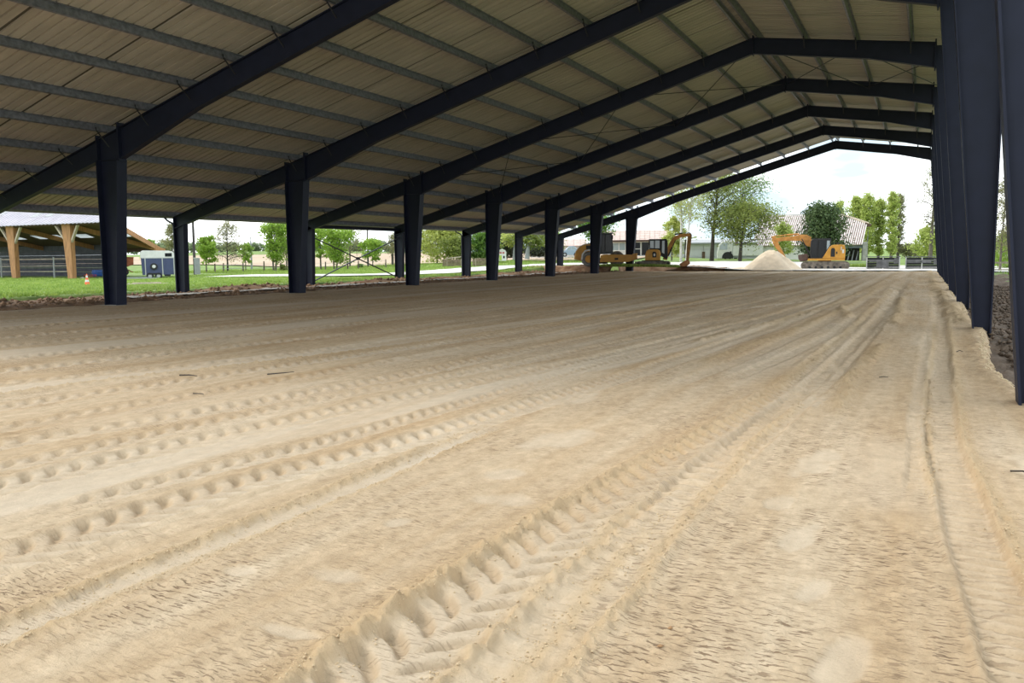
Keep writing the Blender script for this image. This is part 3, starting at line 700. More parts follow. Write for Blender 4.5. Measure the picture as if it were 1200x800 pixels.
class Site:
    """a thing's base on the ground plus a metric local frame facing the picture: x right, y away, z up"""
    def __init__(s, u, v, D, z=None):
        P = at(u, v, D); s.u, s.v = u, v
        d = np.array([P[0], P[1]]); l = np.linalg.norm(d); d /= l
        s.P = (float(P[0]), float(P[1]), float(P[2] if z is None else z))
        s.rz = math.atan2(-d[0], d[1])
        c = float(d @ (FWD[:2] / np.linalg.norm(FWD[:2])))
        s.kx = F_PX / D / c; s.kz = F_PX / D
    def X(s, u): return (u - s.u) / s.kx
    def Z(s, v): return (s.v - v) / s.kz
    def XZ(s, *pts): return [(s.X(a), s.Z(b)) for a, b in pts]
    def root(s, name, label, cat, group=None): return empty(name, s.P, s.rz, label, cat, group)

# ------------------------------------------------------------------ big crawler excavator
def excavator():
    S = Site(966, 315.3, 82); r = S.root('crawler_excavator', 'yellow crawler excavator with raised boom beside the sand pile', 'excavator')
    X, Z = S.X, S.Z
    def track(yc, nm='crawler_track'):
        a, b, zr, rr = X(943.2), X(990.2), Z(310.8), (Z(306.2) - Z(315.4)) / 2
        n = 12
        prof = [(a + rr * math.cos(t), zr + rr * math.sin(t)) for t in np.linspace(math.pi / 2, 3 * math.pi / 2, n)] + [(b + rr * math.cos(t), zr + rr * math.sin(t)) for t in np.linspace(-math.pi / 2, math.pi / 2, n)]
        mb = MB(); ri = rr * 0.8
        prof2 = [(a + ri * math.cos(t), zr + ri * math.sin(t)) for t in np.linspace(math.pi / 2, 3 * math.pi / 2, n)] + [(b + ri * math.cos(t), zr + ri * math.sin(t)) for t in np.linspace(-math.pi / 2, math.pi / 2, n)]
        m2 = len(prof)
        mb.loft([[(p[0], yc - 0.28, p[1]) for p in prof2], [(p[0], yc - 0.3, p[1]) for p in prof], [(p[0], yc + 0.3, p[1]) for p in prof], [(p[0], yc + 0.28, p[1]) for p in prof2]], True)
        # grousers
        L = b - a; k = 26
        for i in range(k + 1):
            for zz in (zr + rr, zr - rr): mb.box((a + L * i / k - 0.03, yc - 0.3, zz - 0.02), (a + L * i / k + 0.03, yc + 0.3, zz + 0.025))
        t = mb.build(nm, M_TRK, r)
        fr = MB().prism([(a, zr - 0.16), (b, zr - 0.16), (b, zr + 0.16), (a, zr + 0.16)], yc - 0.2, yc + 0.2)
        fr.build('track_frame', M_TRK, t)
        for xx, rad in ((a, ri * 0.95), (b, ri * 0.95)):
            MB().wheel((xx, yc, zr), rad * .8, 0.64, 20).build('sprocket', M_TRK, t)
        for i in range(6):
            MB().wheel((a + L * (i + 0.8) / 6.6, yc, zr - rr * 0.45), 0.13, 0.62, 14).build('road_wheel', M_BLK, t)
    track(-0.95); track(0.95)
    MB().box((X(955), -0.9, Z(311)), (X(978), 0.9, Z(306))).build('undercarriage', M_BLK, r)
    MB().tube([(X(966), 0, Z(307)), (X(966), 0, Z(305))], 0.62, 24).build('slew_ring', M_BLK, r)
    MB().prism(S.XZ((934.5, 298.5), (945, 297), (947, 300), (945.5, 305.5), (937.5, 306.4), (935, 303)), -0.6, 0.6, 0.04).build('front_blade', mat('rusty_blade', (0.13, 0.085, 0.07), 0.8, var=0.2, vscale=4), r)
    # upper body
    MB().prism(S.XZ((946.5, 305.2), (989, 305.2), (989.2, 302.5), (946.5, 302.8)), -1.22, 1.22, 0.03).build('deck', M_YEL, r)
    hood = MB().prism(S.XZ((963, 302.7), (989.3, 302.5), (989.6, 293), (988.4, 287.6), (984, 287.0), (974.5, 287.3), (971, 289.5), (966.5, 297)), -1.25, 1.2, 0.05).build('engine_hood', M_YEL, r)
    MB().prism(S.XZ((972.8, 300.8), (977.6, 300.8), (977.6, 292.5), (976.6, 290.8), (974, 290.8), (973, 292.5)), -1.275, -1.2).build('grille', M_BLK, hood)
    MB().box((X(979), -1.275, Z(297.5)), (X(980.4), -1.2, Z(295))).build('latch', M_BLK, hood)
    MB().box((X(984.3), -1.275, Z(293.5)), (X(985.2), -1.2, Z(289.5))).build('decal', M_WHITE, hood)
    MB().box((X(985.8), -1.275, Z(296.8)), (X(988), -1.2, Z(292.6))).build('decal', M_WHITE, hood)
    MB().tube([(X(981), 0.4, Z(287.2)), (X(981), 0.4, Z(284.6))], 0.06, 8).build('exhaust_pipe', M_BLK, r)
    MB().tube([(X(974), -1.1, Z(287.4)), (X(974), -1.1, Z(285)), (X(987), -1.1, Z(285.4)), (X(987), -1.1, Z(287.4))], 0.025, 6).build('handrail', M_BLK, r)
    # cab
    cabp = S.XZ((950, 302.6), (965, 302.6), (972.5, 288.5), (973, 281.5), (971.5, 280.4), (951.5, 280.4), (949.4, 282.5), (948.6, 296))
    cab = MB().prism(cabp, -1.2, -0.2, 0.04).build('cab', M_BLK, r)
    MB().prism(S.XZ((950.6, 300.5), (956.8, 301), (957.2, 282.3), (951.6, 282.3), (950, 286)), -1.225, -1.19).build('window', M_GLASS, cab)
    MB().prism(S.XZ((958.6, 301), (964.4, 300.6), (966.6, 296), (966.8, 282.3), (958.8, 282.3)), -1.225, -1.19).build('window', M_GLASS, cab)
    MB().prism(S.XZ((968, 293), (971.4, 287.6), (971.6, 282.3), (968.1, 282.3)), -1.225, -1.19).build('window', M_GLASS2, cab)
    MB().box((X(953), -1.0, Z(299.5)), (X(956.5), -0.6, Z(295.5))).build('seat', M_GREYP, cab)
    MB().box((X(949), -1.15, Z(280.4)), (X(973), -0.25, Z(279.6))).build('roof_hatch', M_BLK, cab)
    # boom, stick, cylinders, bucket
    boom = MB().prism(S.XZ((944.5, 288), (949.5, 289.2), (950.3, 281.5), (949.2, 277.6), (944, 275), (936, 274.6), (929, 276.4), (917, 276.8), (906, 278.2), (905.4, 280.6), (909, 282.4), (918, 281.6), (930, 281.8), (937, 281.6), (940.5, 284)), -0.05, 0.45, 0.03).build('boom', M_YELD, r)
    for yy in (-0.22, 0.62):
        MB().tube([(X(949.5), yy, Z(301)), (X(944), yy, Z(290))], 0.075, 8).tube([(X(944), yy, Z(290)), (X(938.5), yy, Z(279.6))], 0.045, 8).build('boom_cylinder', M_BLK, r)
    MB().tube([(X(935), 0.2, Z(274.0)), (X(920), 0.2, Z(274.6))], 0.08, 8).tube([(X(920), 0.2, Z(274.6)), (X(903), 0.2, Z(276.4))], 0.045, 8).build('stick_cylinder', M_YELD, r)
    MB().prism(S.XZ((901.6, 276), (906.2, 276.4), (909.4, 281), (911, 286), (923.4, 307), (920.4, 308), (917, 302), (906, 288), (903.8, 284.5)), -0.0, 0.40, 0.025).build('stick', M_YELD, r)
    MB().tube([(X(907.2), 0.2, Z(287.8)), (X(911.5), 0.2, Z(295))], 0.07, 8).tube([(X(911.5), 0.2, Z(295)), (X(914), 0.2, Z(299))], 0.045, 8).build('bucket_cylinder', M_BLK, r)
    bk = MB(); bp = S.XZ((921, 304.5), (926, 304.8), (930.5, 309), (931, 313), (927, 312.2), (922.6, 309))
    bk.prism(bp, -0.25, 0.65, 0.03)
    bk.build('bucket', M_BLK, r)
    for i in range(4): MB().bar((X(930.5), -0.2 + i * 0.27, Z(312)), (X(932.4), -0.2 + i * 0.27, Z(314)), 0.07).build('bucket_tooth', M_TRK, r)
    return r
excavator()
# ------------------------------------------------------------------ mini excavator
def mini():
    S = Site(765, 311.6, 77.5); r = S.root('mini_excavator', 'yellow mini excavator with arched boom standing by the white house', 'excavator')
    X, Z = S.X, S.Z
    for yc in (-0.65, 0.65):
        a, b, zr, rr = X(748), X(782.6), Z(308.7), (Z(305.9) - Z(311.6)) / 2
        prof = [(a + rr * math.cos(t), zr + rr * math.sin(t)) for t in np.linspace(math.pi / 2, 3 * math.pi / 2, 10)] + [(b + rr * math.cos(t), zr + rr * math.sin(t)) for t in np.linspace(-math.pi / 2, math.pi / 2, 10)]
        t = MB().prism(prof, yc - 0.2, yc + 0.2, 0.03).build('crawler_track', M_TRK, r)
        for xx in (a, b): MB().wheel((xx, yc, zr), rr * 0.6, 0.44, 16).build('sprocket', M_BLK, t)
        for i in range(4): MB().wheel((a + (b - a) * (i + 1) / 5, yc, zr - rr * .3), 0.09, 0.43, 12).build('road_wheel', M_BLK, t)
    MB().prism(S.XZ((742.5, 310.6), (744.5, 306), (745.6, 306), (744.6, 310.8)), -0.8, 0.8).build('dozer_blade', M_TRK, r)
    MB().box((X(752), -0.5, Z(307.5)), (X(778), 0.5, Z(305))).build('undercarriage', M_BLK, r)
    house = MB().prism(S.XZ((756, 305), (773.6, 305), (774, 297), (773, 293.6), (770, 292.2), (760, 292.2), (757.4, 294), (756, 299)), -0.85, 0.8, 0.08).build('engine_hood', M_YEL, r)
    MB().prism(S.XZ((764.4, 301.6), (769, 301.6), (769.2, 296.4), (767.8, 295), (765.2, 295), (764.2, 296.6)), -0.885, -0.8).build('emblem_plate', M_BLK, house)
    MB().box((X(765.8), -0.9, Z(300)), (X(767.8), -0.87, Z(297.2))).build('emblem', M_WHITE, house)
    cab = MB().prism(S.XZ((760.4, 292.4), (782, 304), (782, 282.2), (780, 281), (761, 281), (760, 283)), -0.6, 0.55, 0.03).build('cab', M_BLK, r)
    MB().prism(S.XZ((761.6, 290.8), (766, 290.8), (766, 282.4), (761.6, 282.4)), -0.62, -0.59).build('window', M_GLASS2, cab)
    MB().prism(S.XZ((767.4, 291), (772.6, 291), (772.6, 282.2), (767.4, 282.2)), -0.62, -0.59).build('window', M_GLASS2, cab)
    MB().prism(S.XZ((775.4, 296), (778.4, 297.6), (778.4, 282.4), (775.4, 282.4)), -0.62, -0.59).build('window', M_GLASS2, cab)
    MB().box((X(760), -0.62, Z(281)), (X(781), 0.57, Z(280.4))).build('roof_panel', M_BLK, cab)
    # boom (arched), stick, bucket
    up = S.XZ((776.5, 304), (780.5, 293), (785, 283.5), (789.5, 277.6), (796, 275), (807, 274.2)); lo = S.XZ((808.4, 277.2), (798, 278.4), (792, 281.4), (787.6, 288), (784.4, 296), (781.4, 305))
    MB().prism(up + lo, -0.12, 0.18, 0.02).build('boom', M_YELD, r)
    MB().tube([(X(783), -0.2, Z(300)), (X(787.5), -0.2, Z(290))], 0.06, 8).tube([(X(787.5), -0.2, Z(290)), (X(791), -0.2, Z(282))], 0.035, 8).build('boom_cylinder', M_BLK, r)
    MB().tube([(X(790), 0.03, Z(275.6)), (X(799), 0.03, Z(273.8))], 0.06, 8).tube([(X(799), 0.03, Z(273.8)), (X(808), 0.03, Z(273.6))], 0.035, 8).build('stick_cylinder', M_BLK, r)
    MB().prism(S.XZ((805.6, 275), (808.4, 273.6), (810, 276), (808.6, 290), (806.8, 306), (803.6, 306), (804.2, 290)), -0.1, 0.16, 0.02).build('stick', mat('dark_machine_yellow', (0.30, 0.15, 0.04), 0.6, var=.2), r)
    MB().tube([(X(803), 0.03, Z(281)), (X(802.2), 0.03, Z(293))], 0.055, 8).tube([(X(802.2), 0.03, Z(293)), (X(802.6), 0.03, Z(303))], 0.035, 8).build('bucket_cylinder', M_BLK, r)
    MB().prism(S.XZ((802.4, 305.4), (807.6, 305.8), (808.2, 309), (804, 312.4), (797.4, 312), (796, 309.6), (799.4, 307.4)), -0.35, 0.4, 0.03).build('bucket', mat('bucket_orange', (0.36, 0.17, 0.07), 0.7, var=.2), r)
mini()

# ------------------------------------------------------------------ soil compactor
def roller():
    S = Site(700, 312, 80); r = S.root('soil_compactor', 'yellow single-drum roller with cab parked behind the far posts', 'roller')
    X, Z = S.X, S.Z
    hood = MB().prism(S.XZ((673, 303.4), (673.4, 299.4), (675, 294), (679, 289), (685.5, 286), (694, 285), (703, 285.4), (703, 306), (683, 306), (676, 304.2)), -0.75, 0.75, 0.07).build('engine_hood', M_YEL, r)
    MB().prism(S.XZ((674.6, 293.8), (679, 288.6), (685.5, 285.5), (694, 284.5), (698, 284.7), (694, 286), (686, 287.2), (680.4, 290), (676, 295)), -0.72, 0.72, 0.03).build('hood_top', M_WHITE, hood)
    MB().box((X(687), -0.78, Z(292)), (X(700), -0.74, Z(287.6))).build('grille', M_BLK, hood)
    MB().prism(S.XZ((681, 304), (682, 297.4), (685.4, 293.2), (690.5, 292), (696.5, 293.6), (696, 295), (690.5, 293.6), (686.2, 294.8), (683.6, 298), (682.8, 304)), -1.12, -0.6, 0.0).build('mudguard', M_WHITE, r)
    for yy in (-0.85, 0.85):
        t = MB().wheel((X(690), yy, Z(303.4)), 0.70, 0.52, 28, 0.42).build('tyre', M_TYRE, r, True)
        MB().wheel((X(690), yy - 0.02, Z(303.4)), 0.36, 0.5, 20, 0.2).build('wheel_rim', M_YEL, t)
        for k in range(14):
            a = 2 * math.pi * k / 14
            MB().bar((X(690) + 0.70 * math.cos(a), yy - 0.26, Z(303.4) + 0.70 * math.sin(a)), (X(690) + 0.70 * math.cos(a + .2), yy + 0.26, Z(303.4) + 0.70 * math.sin(a + .2)), 0.06, 0.05).build('tread_lug', M_TYRE, t)
    cab = MB().prism(S.XZ((703, 298), (718, 297.4), (718.4, 290), (716.8, 274.8), (716, 274), (704, 274), (703, 275)), -0.75, 0.75, 0.04).build('cab', M_CABF, r)
    MB().prism(S.XZ((704, 296), (708.2, 296), (708.2, 276), (704, 276)), -0.77, -0.74).build('window', M_GLASS, cab)
    MB().prism(S.XZ((709.6, 295.6), (716.6, 295.4), (717, 290), (715.4, 276), (709.6, 276)), -0.77, -0.74).build('window', M_GLASS, cab)
    MB().box((X(702), -0.85, Z(274.4)), (X(718), 0.85, Z(273.2))).build('cab_roof', M_GREYP, cab)
    MB().tube([(X(717.5), -0.9, Z(281)), (X(717.5), -0.9, Z(276))], 0.06, 6).build('mirror', M_BLK, cab)
    MB().box((X(700), -0.5, Z(309)), (X(712), 0.5, Z(302))).build('articulation_joint', M_BLK, r)
    for yy in (-1.1, 0.98):
        fr = MB().prism(S.XZ((703, 307), (704, 299.2), (708, 298.2), (744, 298.8), (745.6, 297.6), (746, 303.4), (744, 304.4), (736, 307)), yy, yy + 0.12, 0.02).build('drum_frame', M_YEL, r)
        if yy < 0: MB().box((X(720), yy - 0.02, Z(304.6)), (X(724), yy, Z(302.2))).build('emblem_plate', M_BLK, fr)
    MB().prism(S.XZ((741.6, 304), (745.8, 304), (746, 297.2), (741.6, 297.4)), -1.05, 1.05, 0.03).build('front_beam', M_YEL, r)
    MB().wheel((X(722.6), 0, Z(303.2)), 0.74, 1.9, 36, 0.66).build('drum', M_TRK, r, False)
roller()

# ------------------------------------------------------------------ sand pile
def heap(name, label, cat, u, v, D, rx, ry, h, m, seed, parent=None, peak=(0, 0)):
    S = Site(u, v, D); n = 48; k = 22; V = []; 
    th = np.linspace(0, 2 * math.pi, n, endpoint=False)
    rr = np.linspace(0, 1, k)
    R_, T = np.meshgrid(rr, th, indexing='ij')
    wob = 1 + 0.16 * vnoise(np.cos(T) * 2.3 + seed, np.sin(T) * 2.3, seed)
    x = R_ * np.cos(T) * rx * wob + peak[0] * (1 - R_); y = R_ * np.sin(T) * ry * wob
    z = h * (1 - R_) ** 1.0 * (1 - 0.08 * np.exp(-(R_ / 0.12) ** 2)) + 0.07 * h * fbm(x * 1.8, y * 1.8, seed) * (1 - R_) + 0.05 * h * vnoise(x * 5, y * 5, seed) * (1 - R_) - 0.05
    i = np.arange(n * k).reshape(k, n); j = np.roll(i, -1, 1)
    Fq = np.stack([i[:-1].ravel(), i[1:].ravel(), j[1:].ravel(), j[:-1].ravel()], 1)
    o = mesh_np(name, np.stack([x.ravel(), y.ravel(), z.ravel()], 1), Fq, m)
    o.location = S.P; o.rotation_euler = (0, 0, S.rz)
    return tag(o, label, cat)
M_PILE = mat('fresh_pale_sand', (0.70, 0.57, 0.42), 0.95, var=0.07, vscale=2, bump=0.5, bscale=14)
heap('sand_pile', 'conical pile of fresh pale sand left of the large excavator', 'sand pile', 903, 317.5, 78.5, 3.0, 2.7, 2.35, M_PILE, 3)
heap('sand_pile', 'low spread of pale sand left of the conical sand pile', 'sand pile', 868, 317.2, 79.5, 3.2, 2.0, 0.42, M_PILE, 9)
for i, (u, v, D, rx, ry, hh, lb) in enumerate([
        (812, 315.2, 79.5, 2.4, 1.0, 0.42, 'low mound of orange clay right of the mini excavator bucket'),
        (588, 322, 70, 2.6, 0.7, 0.30, 'low reddish clay mound beside the gravel lane'),
        (520, 327, 62, 2.6, 0.7, 0.28, 'low reddish clay mound in front of the timber packs'),
        (440, 331, 54, 2.6, 0.6, 0.25, 'low reddish clay mound at the foot of the cross brace')]):
    heap('clay_mound', lb, 'mound', u, v, D, rx, ry, hh, M_CLAY, 20 + i)
# loose clods on the dirt, too many to count
def clods(name, label, xs, ys, zs, s0, s1, m, seed):
    rg = np.random.default_rng(seed); n = len(xs)
    base = np.array([(1, 0, 0), (0, 1, 0), (-1, 0, 0), (0, -1, 0), (0, 0, .8), (0, 0, -.6)], float)
    tri = np.array([(0, 1, 4), (1, 2, 4), (2, 3, 4), (3, 0, 4), (1, 0, 5), (2, 1, 5), (3, 2, 5), (0, 3, 5)])
    sc = rg.uniform(s0, s1, (n, 1, 1)) * rg.uniform(.6, 1.3, (n, 6, 1)); a = rg.uniform(0, 6.28, n)
    B = np.repeat(base[None], n, 0) * sc; c, s = np.cos(a)[:, None], np.sin(a)[:, None]
    Xr = B[..., 0] * c - B[..., 1] * s; Yr = B[..., 0] * s + B[..., 1] * c
    V = np.stack([Xr + xs[:, None], Yr + ys[:, None], B[..., 2] + zs[:, None]], 2).reshape(-1, 3)
    Fq = (tri[None] + 6 * np.arange(n)[:, None, None]).reshape(-1, 3)
    o = mesh_np(name, V, Fq, m, smooth=False)
    return tag(o, label, kind='stuff', cat='dirt')
rg = np.random.default_rng(5)
x = rg.uniform(-34.6, -27.0, 2600); y = rg.uniform(14, 80, 2600)
clods('dirt_clods', 'loose brown clods scattered over the dirt strip left of the sand', x, y, dirt_l(x, y) + .02, .04, .15, M_DIRT, 1)
x = rg.uniform(1.3, 5.0, 4200); y = rg.uniform(8, 50, 4200)
clods('dirt_clods', 'loose grey clods on the dirt right of the columns', x, y, -0.2 + 0.13 * fbm(x * 1.3, y, 81) + .05, .02, .085, M_DIRT2, 2)
t = rg.uniform(4, 62, 2400); w = rg.normal(0, .10, 2400)
x = sand_edge(t) - 0.05 + np.abs(w) * .6; hz = sand(x, t)[0]
clods('sand_crumbs', 'crumbled lumps of sand along the right edge of the arena', x, t, hz, .010, .035, mat('sand_lump', (0.60, 0.46, 0.29), .95), 3)
# crumbs on the track ridges
cx, cy = [], []
for g, w, hh, a, b, i in RIDGES:
    b2 = min(b, 12); n = int((b2 - a) * 110)
    if n <= 0: continue
    yy = rg.uniform(max(a, 1.5), b2, n); cx.append(g(yy) + rg.normal(0, w * .8, n)); cy.append(yy)
x = np.concatenate(cx); y = np.concatenate(cy)
clods('sand_crumbs', 'small sand crumbs thrown up along the tyre ruts', x, y, sand(x, y)[0] + .001, .003, .0095, mat('damp_sand_crumb', (0.56, 0.42, 0.26), .95), 4)
# few singled-out bits lying on the sand
def bit(name, label, cat, x, y, pts, r, m):
    z = float(sand(np.array([x]), np.array([y]))[0][0]); r *= .55
    mb = MB().tube([(a, b, c + r) for a, b, c in pts], [r, r * .9, r * .5][:len(pts)] if len(pts) == 3 else r, 6)
    o = mb.build(name, m, None, False, (x, y, z)); return tag(o, label, cat)
M_TWIG = mat('dark_twig', (0.05, 0.04, 0.032), .9)
bit('twig', 'dark twig lying on the sand left of the middle, nearest to picture centre', 'twig', -8.03, 8.61, [(-.18, 0, .01), (0, .02, .03), (.2, .12, .05)], .018, M_TWIG)
bit('twig', 'small dark twig on the sand among the left tracks', 'twig', -7.84, 7.07, [(-.12, 0, .01), (0, .03, .01), (.1, -.04, .02)], .012, M_TWIG)
bit('twig', 'flat dark bark piece on the sand at far left', 'twig', -9.14, 8.04, [(-.16, 0, 0), (0, .02, .01), (.18, .0, .01)], .02, M_TWIG)
bit('twig', 'tiny dark twig on the sand right of the main ruts', 'twig', -0.43, 11.69, [(-.05, 0, .01), (0, .0, .02), (.06, -.02, .02)], .012, M_TWIG)
bit('twig', 'short dark twig on the sand near the second right column', 'twig', 0.57, 15.18, [(-.05, 0, .01), (0, .04, .03), (.04, -.06, .02)], .012, M_TWIG)
bit('twig', 'dark stick at the right picture edge', 'twig', 0.70, 6.92, [(-.07, .05, .01), (0, .0, .03), (.12, -.06, .02)], .014, M_TWIG)
for i, (x, y, lb) in enumerate([(-0.94, 3.39, 'small orange-brown pebble right of the wide ruts, upper of two'), (-0.93, 3.20, 'small orange-brown pebble right of the wide ruts, lower of two')]):
    S_ = clods('pebble', lb, np.array([x]), np.array([y]), np.array([sand(np.array([x]), np.array([y]))[0][0] + .004]), .012, .015, mat('brown_pebble', (.36, .21, .10), .8), 40 + i)
    del S_['kind']; S_['category'] = 'pebble'
# ------------------------------------------------------------------ open timber barn at the far left
def barn():
    D = 71.5
    e0 = at(20.6, 326, 74.9); e1 = at(84.5, 326.5, 71.2)
    yb = 46.5; r = empty('open_barn', (-66.4, yb, 0), 0, 'open-fronted timber barn with pale metal roof and brown posts', 'barn')
    M_ROOF = mat('lilac_grey_roof', (0.40, 0.38, 0.43), 0.5, 0.2, var=0.08, vscale=1.2)
    M_LIGHT = mat('translucent_roof_panel', (0.85, 0.86, 0.86), 0.5, trans=0.75)
    M_BACK = mat('dark_board_wall', (0.10, 0.10, 0.12), 0.85, var=0.15, vscale=2)
    ze = 4.95; xl = -26.0                  # local front eave ends
    d1 = ray(123, 266.5); xr = d1[0] / d1[1] * 45.9 + 66.4
    d2 = ray(132, 267); xf = d2[0] / d2[1] * 46.6 + 66.4
    pk = at(187, 291, 80); xk, yk, zk = pk[0] + 66.4, pk[1] - 46.5, pk[2]
    # posts with knee braces
    for px in (-23.8, -15.85, -7.9, 0.0):
        p = MB().prism([(px - 0.30, 0.0), (px + 0.30, 0.0), (px + 0.40, ze - 0.2), (px - 0.75, ze - 0.2)], -0.2, 0.2).build('post', M_WOOD, r)
        MB().bar((px - 0.15, -0.05, 2.9), (px - 1.75, -0.05, ze - 0.25), 0.2, 0.16).build('knee_brace', M_PALEWOOD, p)
        MB().bar((px + 0.12, -0.05, 2.9), (px + 1.3, -0.05, ze - 0.25), 0.2, 0.16).build('knee_brace', M_PALEWOOD, p)
    MB().box((xl, -0.15, ze - 0.35), (xr, 0.15, ze - 0.05)).build('eave_beam', M_DARKWOOD, r)
    # front roof slope: separate sheets, four of them translucent
    yr, zr = 4.4, 7.15
    n = 15; w = (xr - xl) / n
    for i in range(n):
        a = xl + i * w; b = a + w - 0.02
        def lim(x): return min(1.0, max(0.02, (xr - x) / 4.6))
        mb = MB(); k = 8
        for j in range(k):
            xa, xb = a + (b - a) * j / k, a + (b - a) * (j + 1) / k
            zo = 0.04 * (j % 2)
            ta, tb = lim(xa), lim(xb)
            P = lambda x, t, d: (x, -0.6 + (yr + 0.6) * t, ze - 0.2 + (zr - ze + 0.2) * t + d)
            mb.add([P(xa, 0, zo), P(xb, 0, zo), P(xb, tb, zo), P(xa, ta, zo), P(xa, 0, zo - .05), P(xb, 0, zo - .05), P(xb, tb, zo - .05), P(xa, ta, zo - .05)],
                   [(0, 1, 2, 3), (7, 6, 5, 4), (0, 4, 5, 1), (1, 5, 6, 2), (2, 6, 7, 3), (3, 7, 4, 0)])
        if i in (5, 6, 9, 10):
            mb.build('roof_sheet', M_ROOF, r)
            mb2 = MB(); ym0, ym1 = 0.25, 0.75
            P = lambda x, t: (x, -0.6 + (yr + 0.6) * t, ze - 0.2 + (zr - ze + 0.2) * t + 0.06)
            mb2.add([P(a + .3, .3), P(a + 1.2, .3), P(a + 1.2, .8), P(a + .3, .8)] + [tuple(np.array(P(a + q, t)) + np.array([0, 0, .03])) for q, t in ((.3, .3), (1.2, .3), (1.2, .8), (.3, .8))],
                    [(3, 2, 1, 0), (4, 5, 6, 7), (0, 1, 5, 4), (1, 2, 6, 5), (2, 3, 7, 6), (3, 0, 4, 7)])
            mb2.build('light_panel', M_LIGHT, r)
        else: mb.build('roof_sheet', M_ROOF, r)
    # long rear slope falling to a low back eave, seen from below
    holes = [0.18, 0.26, 0.42, 0.50, 0.62, 0.78]
    def Q(x, t): return (x, 0.1 + (yk - 0.1) * t, ze - 0.12 + (zk - ze + 0.12) * t)
    edge = lambda t: xf + (xk - xf) * t
    nx = 14
    for i in range(nx):
        for t0, t1 in ((0, .38), (.38, .52), (.52, 1)):
            if t0 == .38 and i in (3, 5, 7, 8, 10, 12, 13):
                m = M_LIGHT
            else: m = M_DARKWOOD
            xa = lambda t: xl + (edge(t) - xl) * i / nx; xb = lambda t: xl + (edge(t) - xl) * (i + 1) / nx
            A = [Q(xa(t0), t0), Q(xb(t0), t0), Q(xb(t1), t1), Q(xa(t1), t1)]
            MB().add(A + [(p[0], p[1], p[2] + .06) for p in A], [(3, 2, 1, 0), (4, 5, 6, 7), (0, 1, 5, 4), (1, 2, 6, 5), (2, 3, 7, 6), (3, 0, 4, 7)]).build('rear_roof_panel', m, r)
    for i in range(4):
        px = (-23.8, -15.85, -7.9, 0.0)[i]
        MB().bar(tuple(np.array(Q(px, 0)) - [0, 0, .25]), tuple(np.array(Q(px, 1)) - [0, 0, .25]), 0.2, 0.4).build('rafter', M_WOOD, r)
    MB().bar(tuple(np.array(Q(edge(0), 0)) - [0, 0, .1]), tuple(np.array(Q(edge(1), 1)) - [0, 0, .1]), 0.12, 0.45).build('verge_board', M_WOOD, r)
    MB().bar(tuple(np.array(Q(xl, 1)) - [0, 0, .15]), tuple(np.array(Q(edge(1), 1)) - [0, 0, .15]), 0.12, 0.3).build('back_beam', M_DARKWOOD, r)
    # back wall of horizontal boards
    d3 = ray(124, 300); xw = d3[0] / d3[1] * 54.5 + 66.4
    for j in range(9):
        MB().box((xl - 14, 8.0 + .02 * (j % 2), j * .42), (xw, 8.12 + .02 * (j % 2), j * .42 + .41)).build('wall_board', M_BACK, r)
    MB().bar((xw, 8, 0), (xw, 8, 3.3), .2).build('post', M_PALEWOOD, r)
    for zz in (.55, 1.05, 1.7):
        MB().tube([(xl, 1.2, zz), (-1.5, 1.2, zz + .06)], .03, 6).build('rail', M_PALEWOOD, r)
    for px in (-20, -12, -4.2): MB().bar((px, 1.2, 0), (px + .05, 1.2, 1.9), .1).build('rail_post', M_GREYP, r)
barn()

def lathe(name, prof, loc, m, parent=None, n=20):
    rings = [[(rr * math.cos(2*math.pi*k/n), rr * math.sin(2*math.pi*k/n), z) for k in range(n)] for rr, z in prof]
    return MB().loft(rings).build(name, m, parent, False, loc)
# traffic cone
S = Site(102.3, 333.8, 53); r = S.root('traffic_cone', 'orange and white traffic cone standing on the grass', 'cone')
MB().bbox((-.21, -.21, 0), (.21, .21, .05), .03).build('base', M_ORANGE, r)
for a, b, m, nm in ((0.05, .2, M_ORANGE, 'cone_body'), (.2, .34, M_WHITE, 'white_band'), (.34, .48, M_ORANGE, 'cone_body'), (.48, .62, M_WHITE, 'white_band'), (.62, .72, M_ORANGE, 'tip')):
    f = lambda z: .16 - .175 * z / 0.9
    lathe(nm, [(f(a), a), (f(b), b)], (0, 0, 0), m, r)
# barrel and red trough by the barn
S = Site(114.5, 323.6, 80); r = S.root('plastic_barrel', 'blue plastic half barrel on the grass by the barn wall', 'barrel')
lathe('body', [(.40, 0), (.46, .1), (.5, .3), (.5, .42), (.46, .6), (.47, .62)], (0, 0, 0), M_BLUEB, r); lathe('hoop', [(.51, .34), (.54, .36), (.54, .4), (.51, .42)], (0, 0, 0), M_BLUEB, r)
S = Site(106, 324.2, 79); r = S.root('feed_trough', 'low red feed trough beside the blue half barrel', 'trough')
MB().prism([(-.55, .15), (-.45, 0), (.45, 0), (.55, .15), (.5, .15), (.42, .04), (-.42, .04), (-.5, .15)], -.2, .2).build('body', M_RED, r); MB().box((-.55, -.22, .15), (.55, -.18, .2)).build('rim', M_RED, r)
for u, v, D, lb in ((73, 327.5, 70.5, 'flat white stone on the grass below the barn post'), (97, 326.5, 72, 'small white stone behind the traffic cone')):
    S = Site(u, v, D); o = clods('white_stone', lb, np.array([0.]), np.array([0.]), np.array([.05]), .2, .32, M_WHITE, int(u)); o.location = S.P; o.rotation_euler = (0, 0, S.rz); o.scale = (1.3, 1, .5); del o['kind']; o['category'] = 'stone'
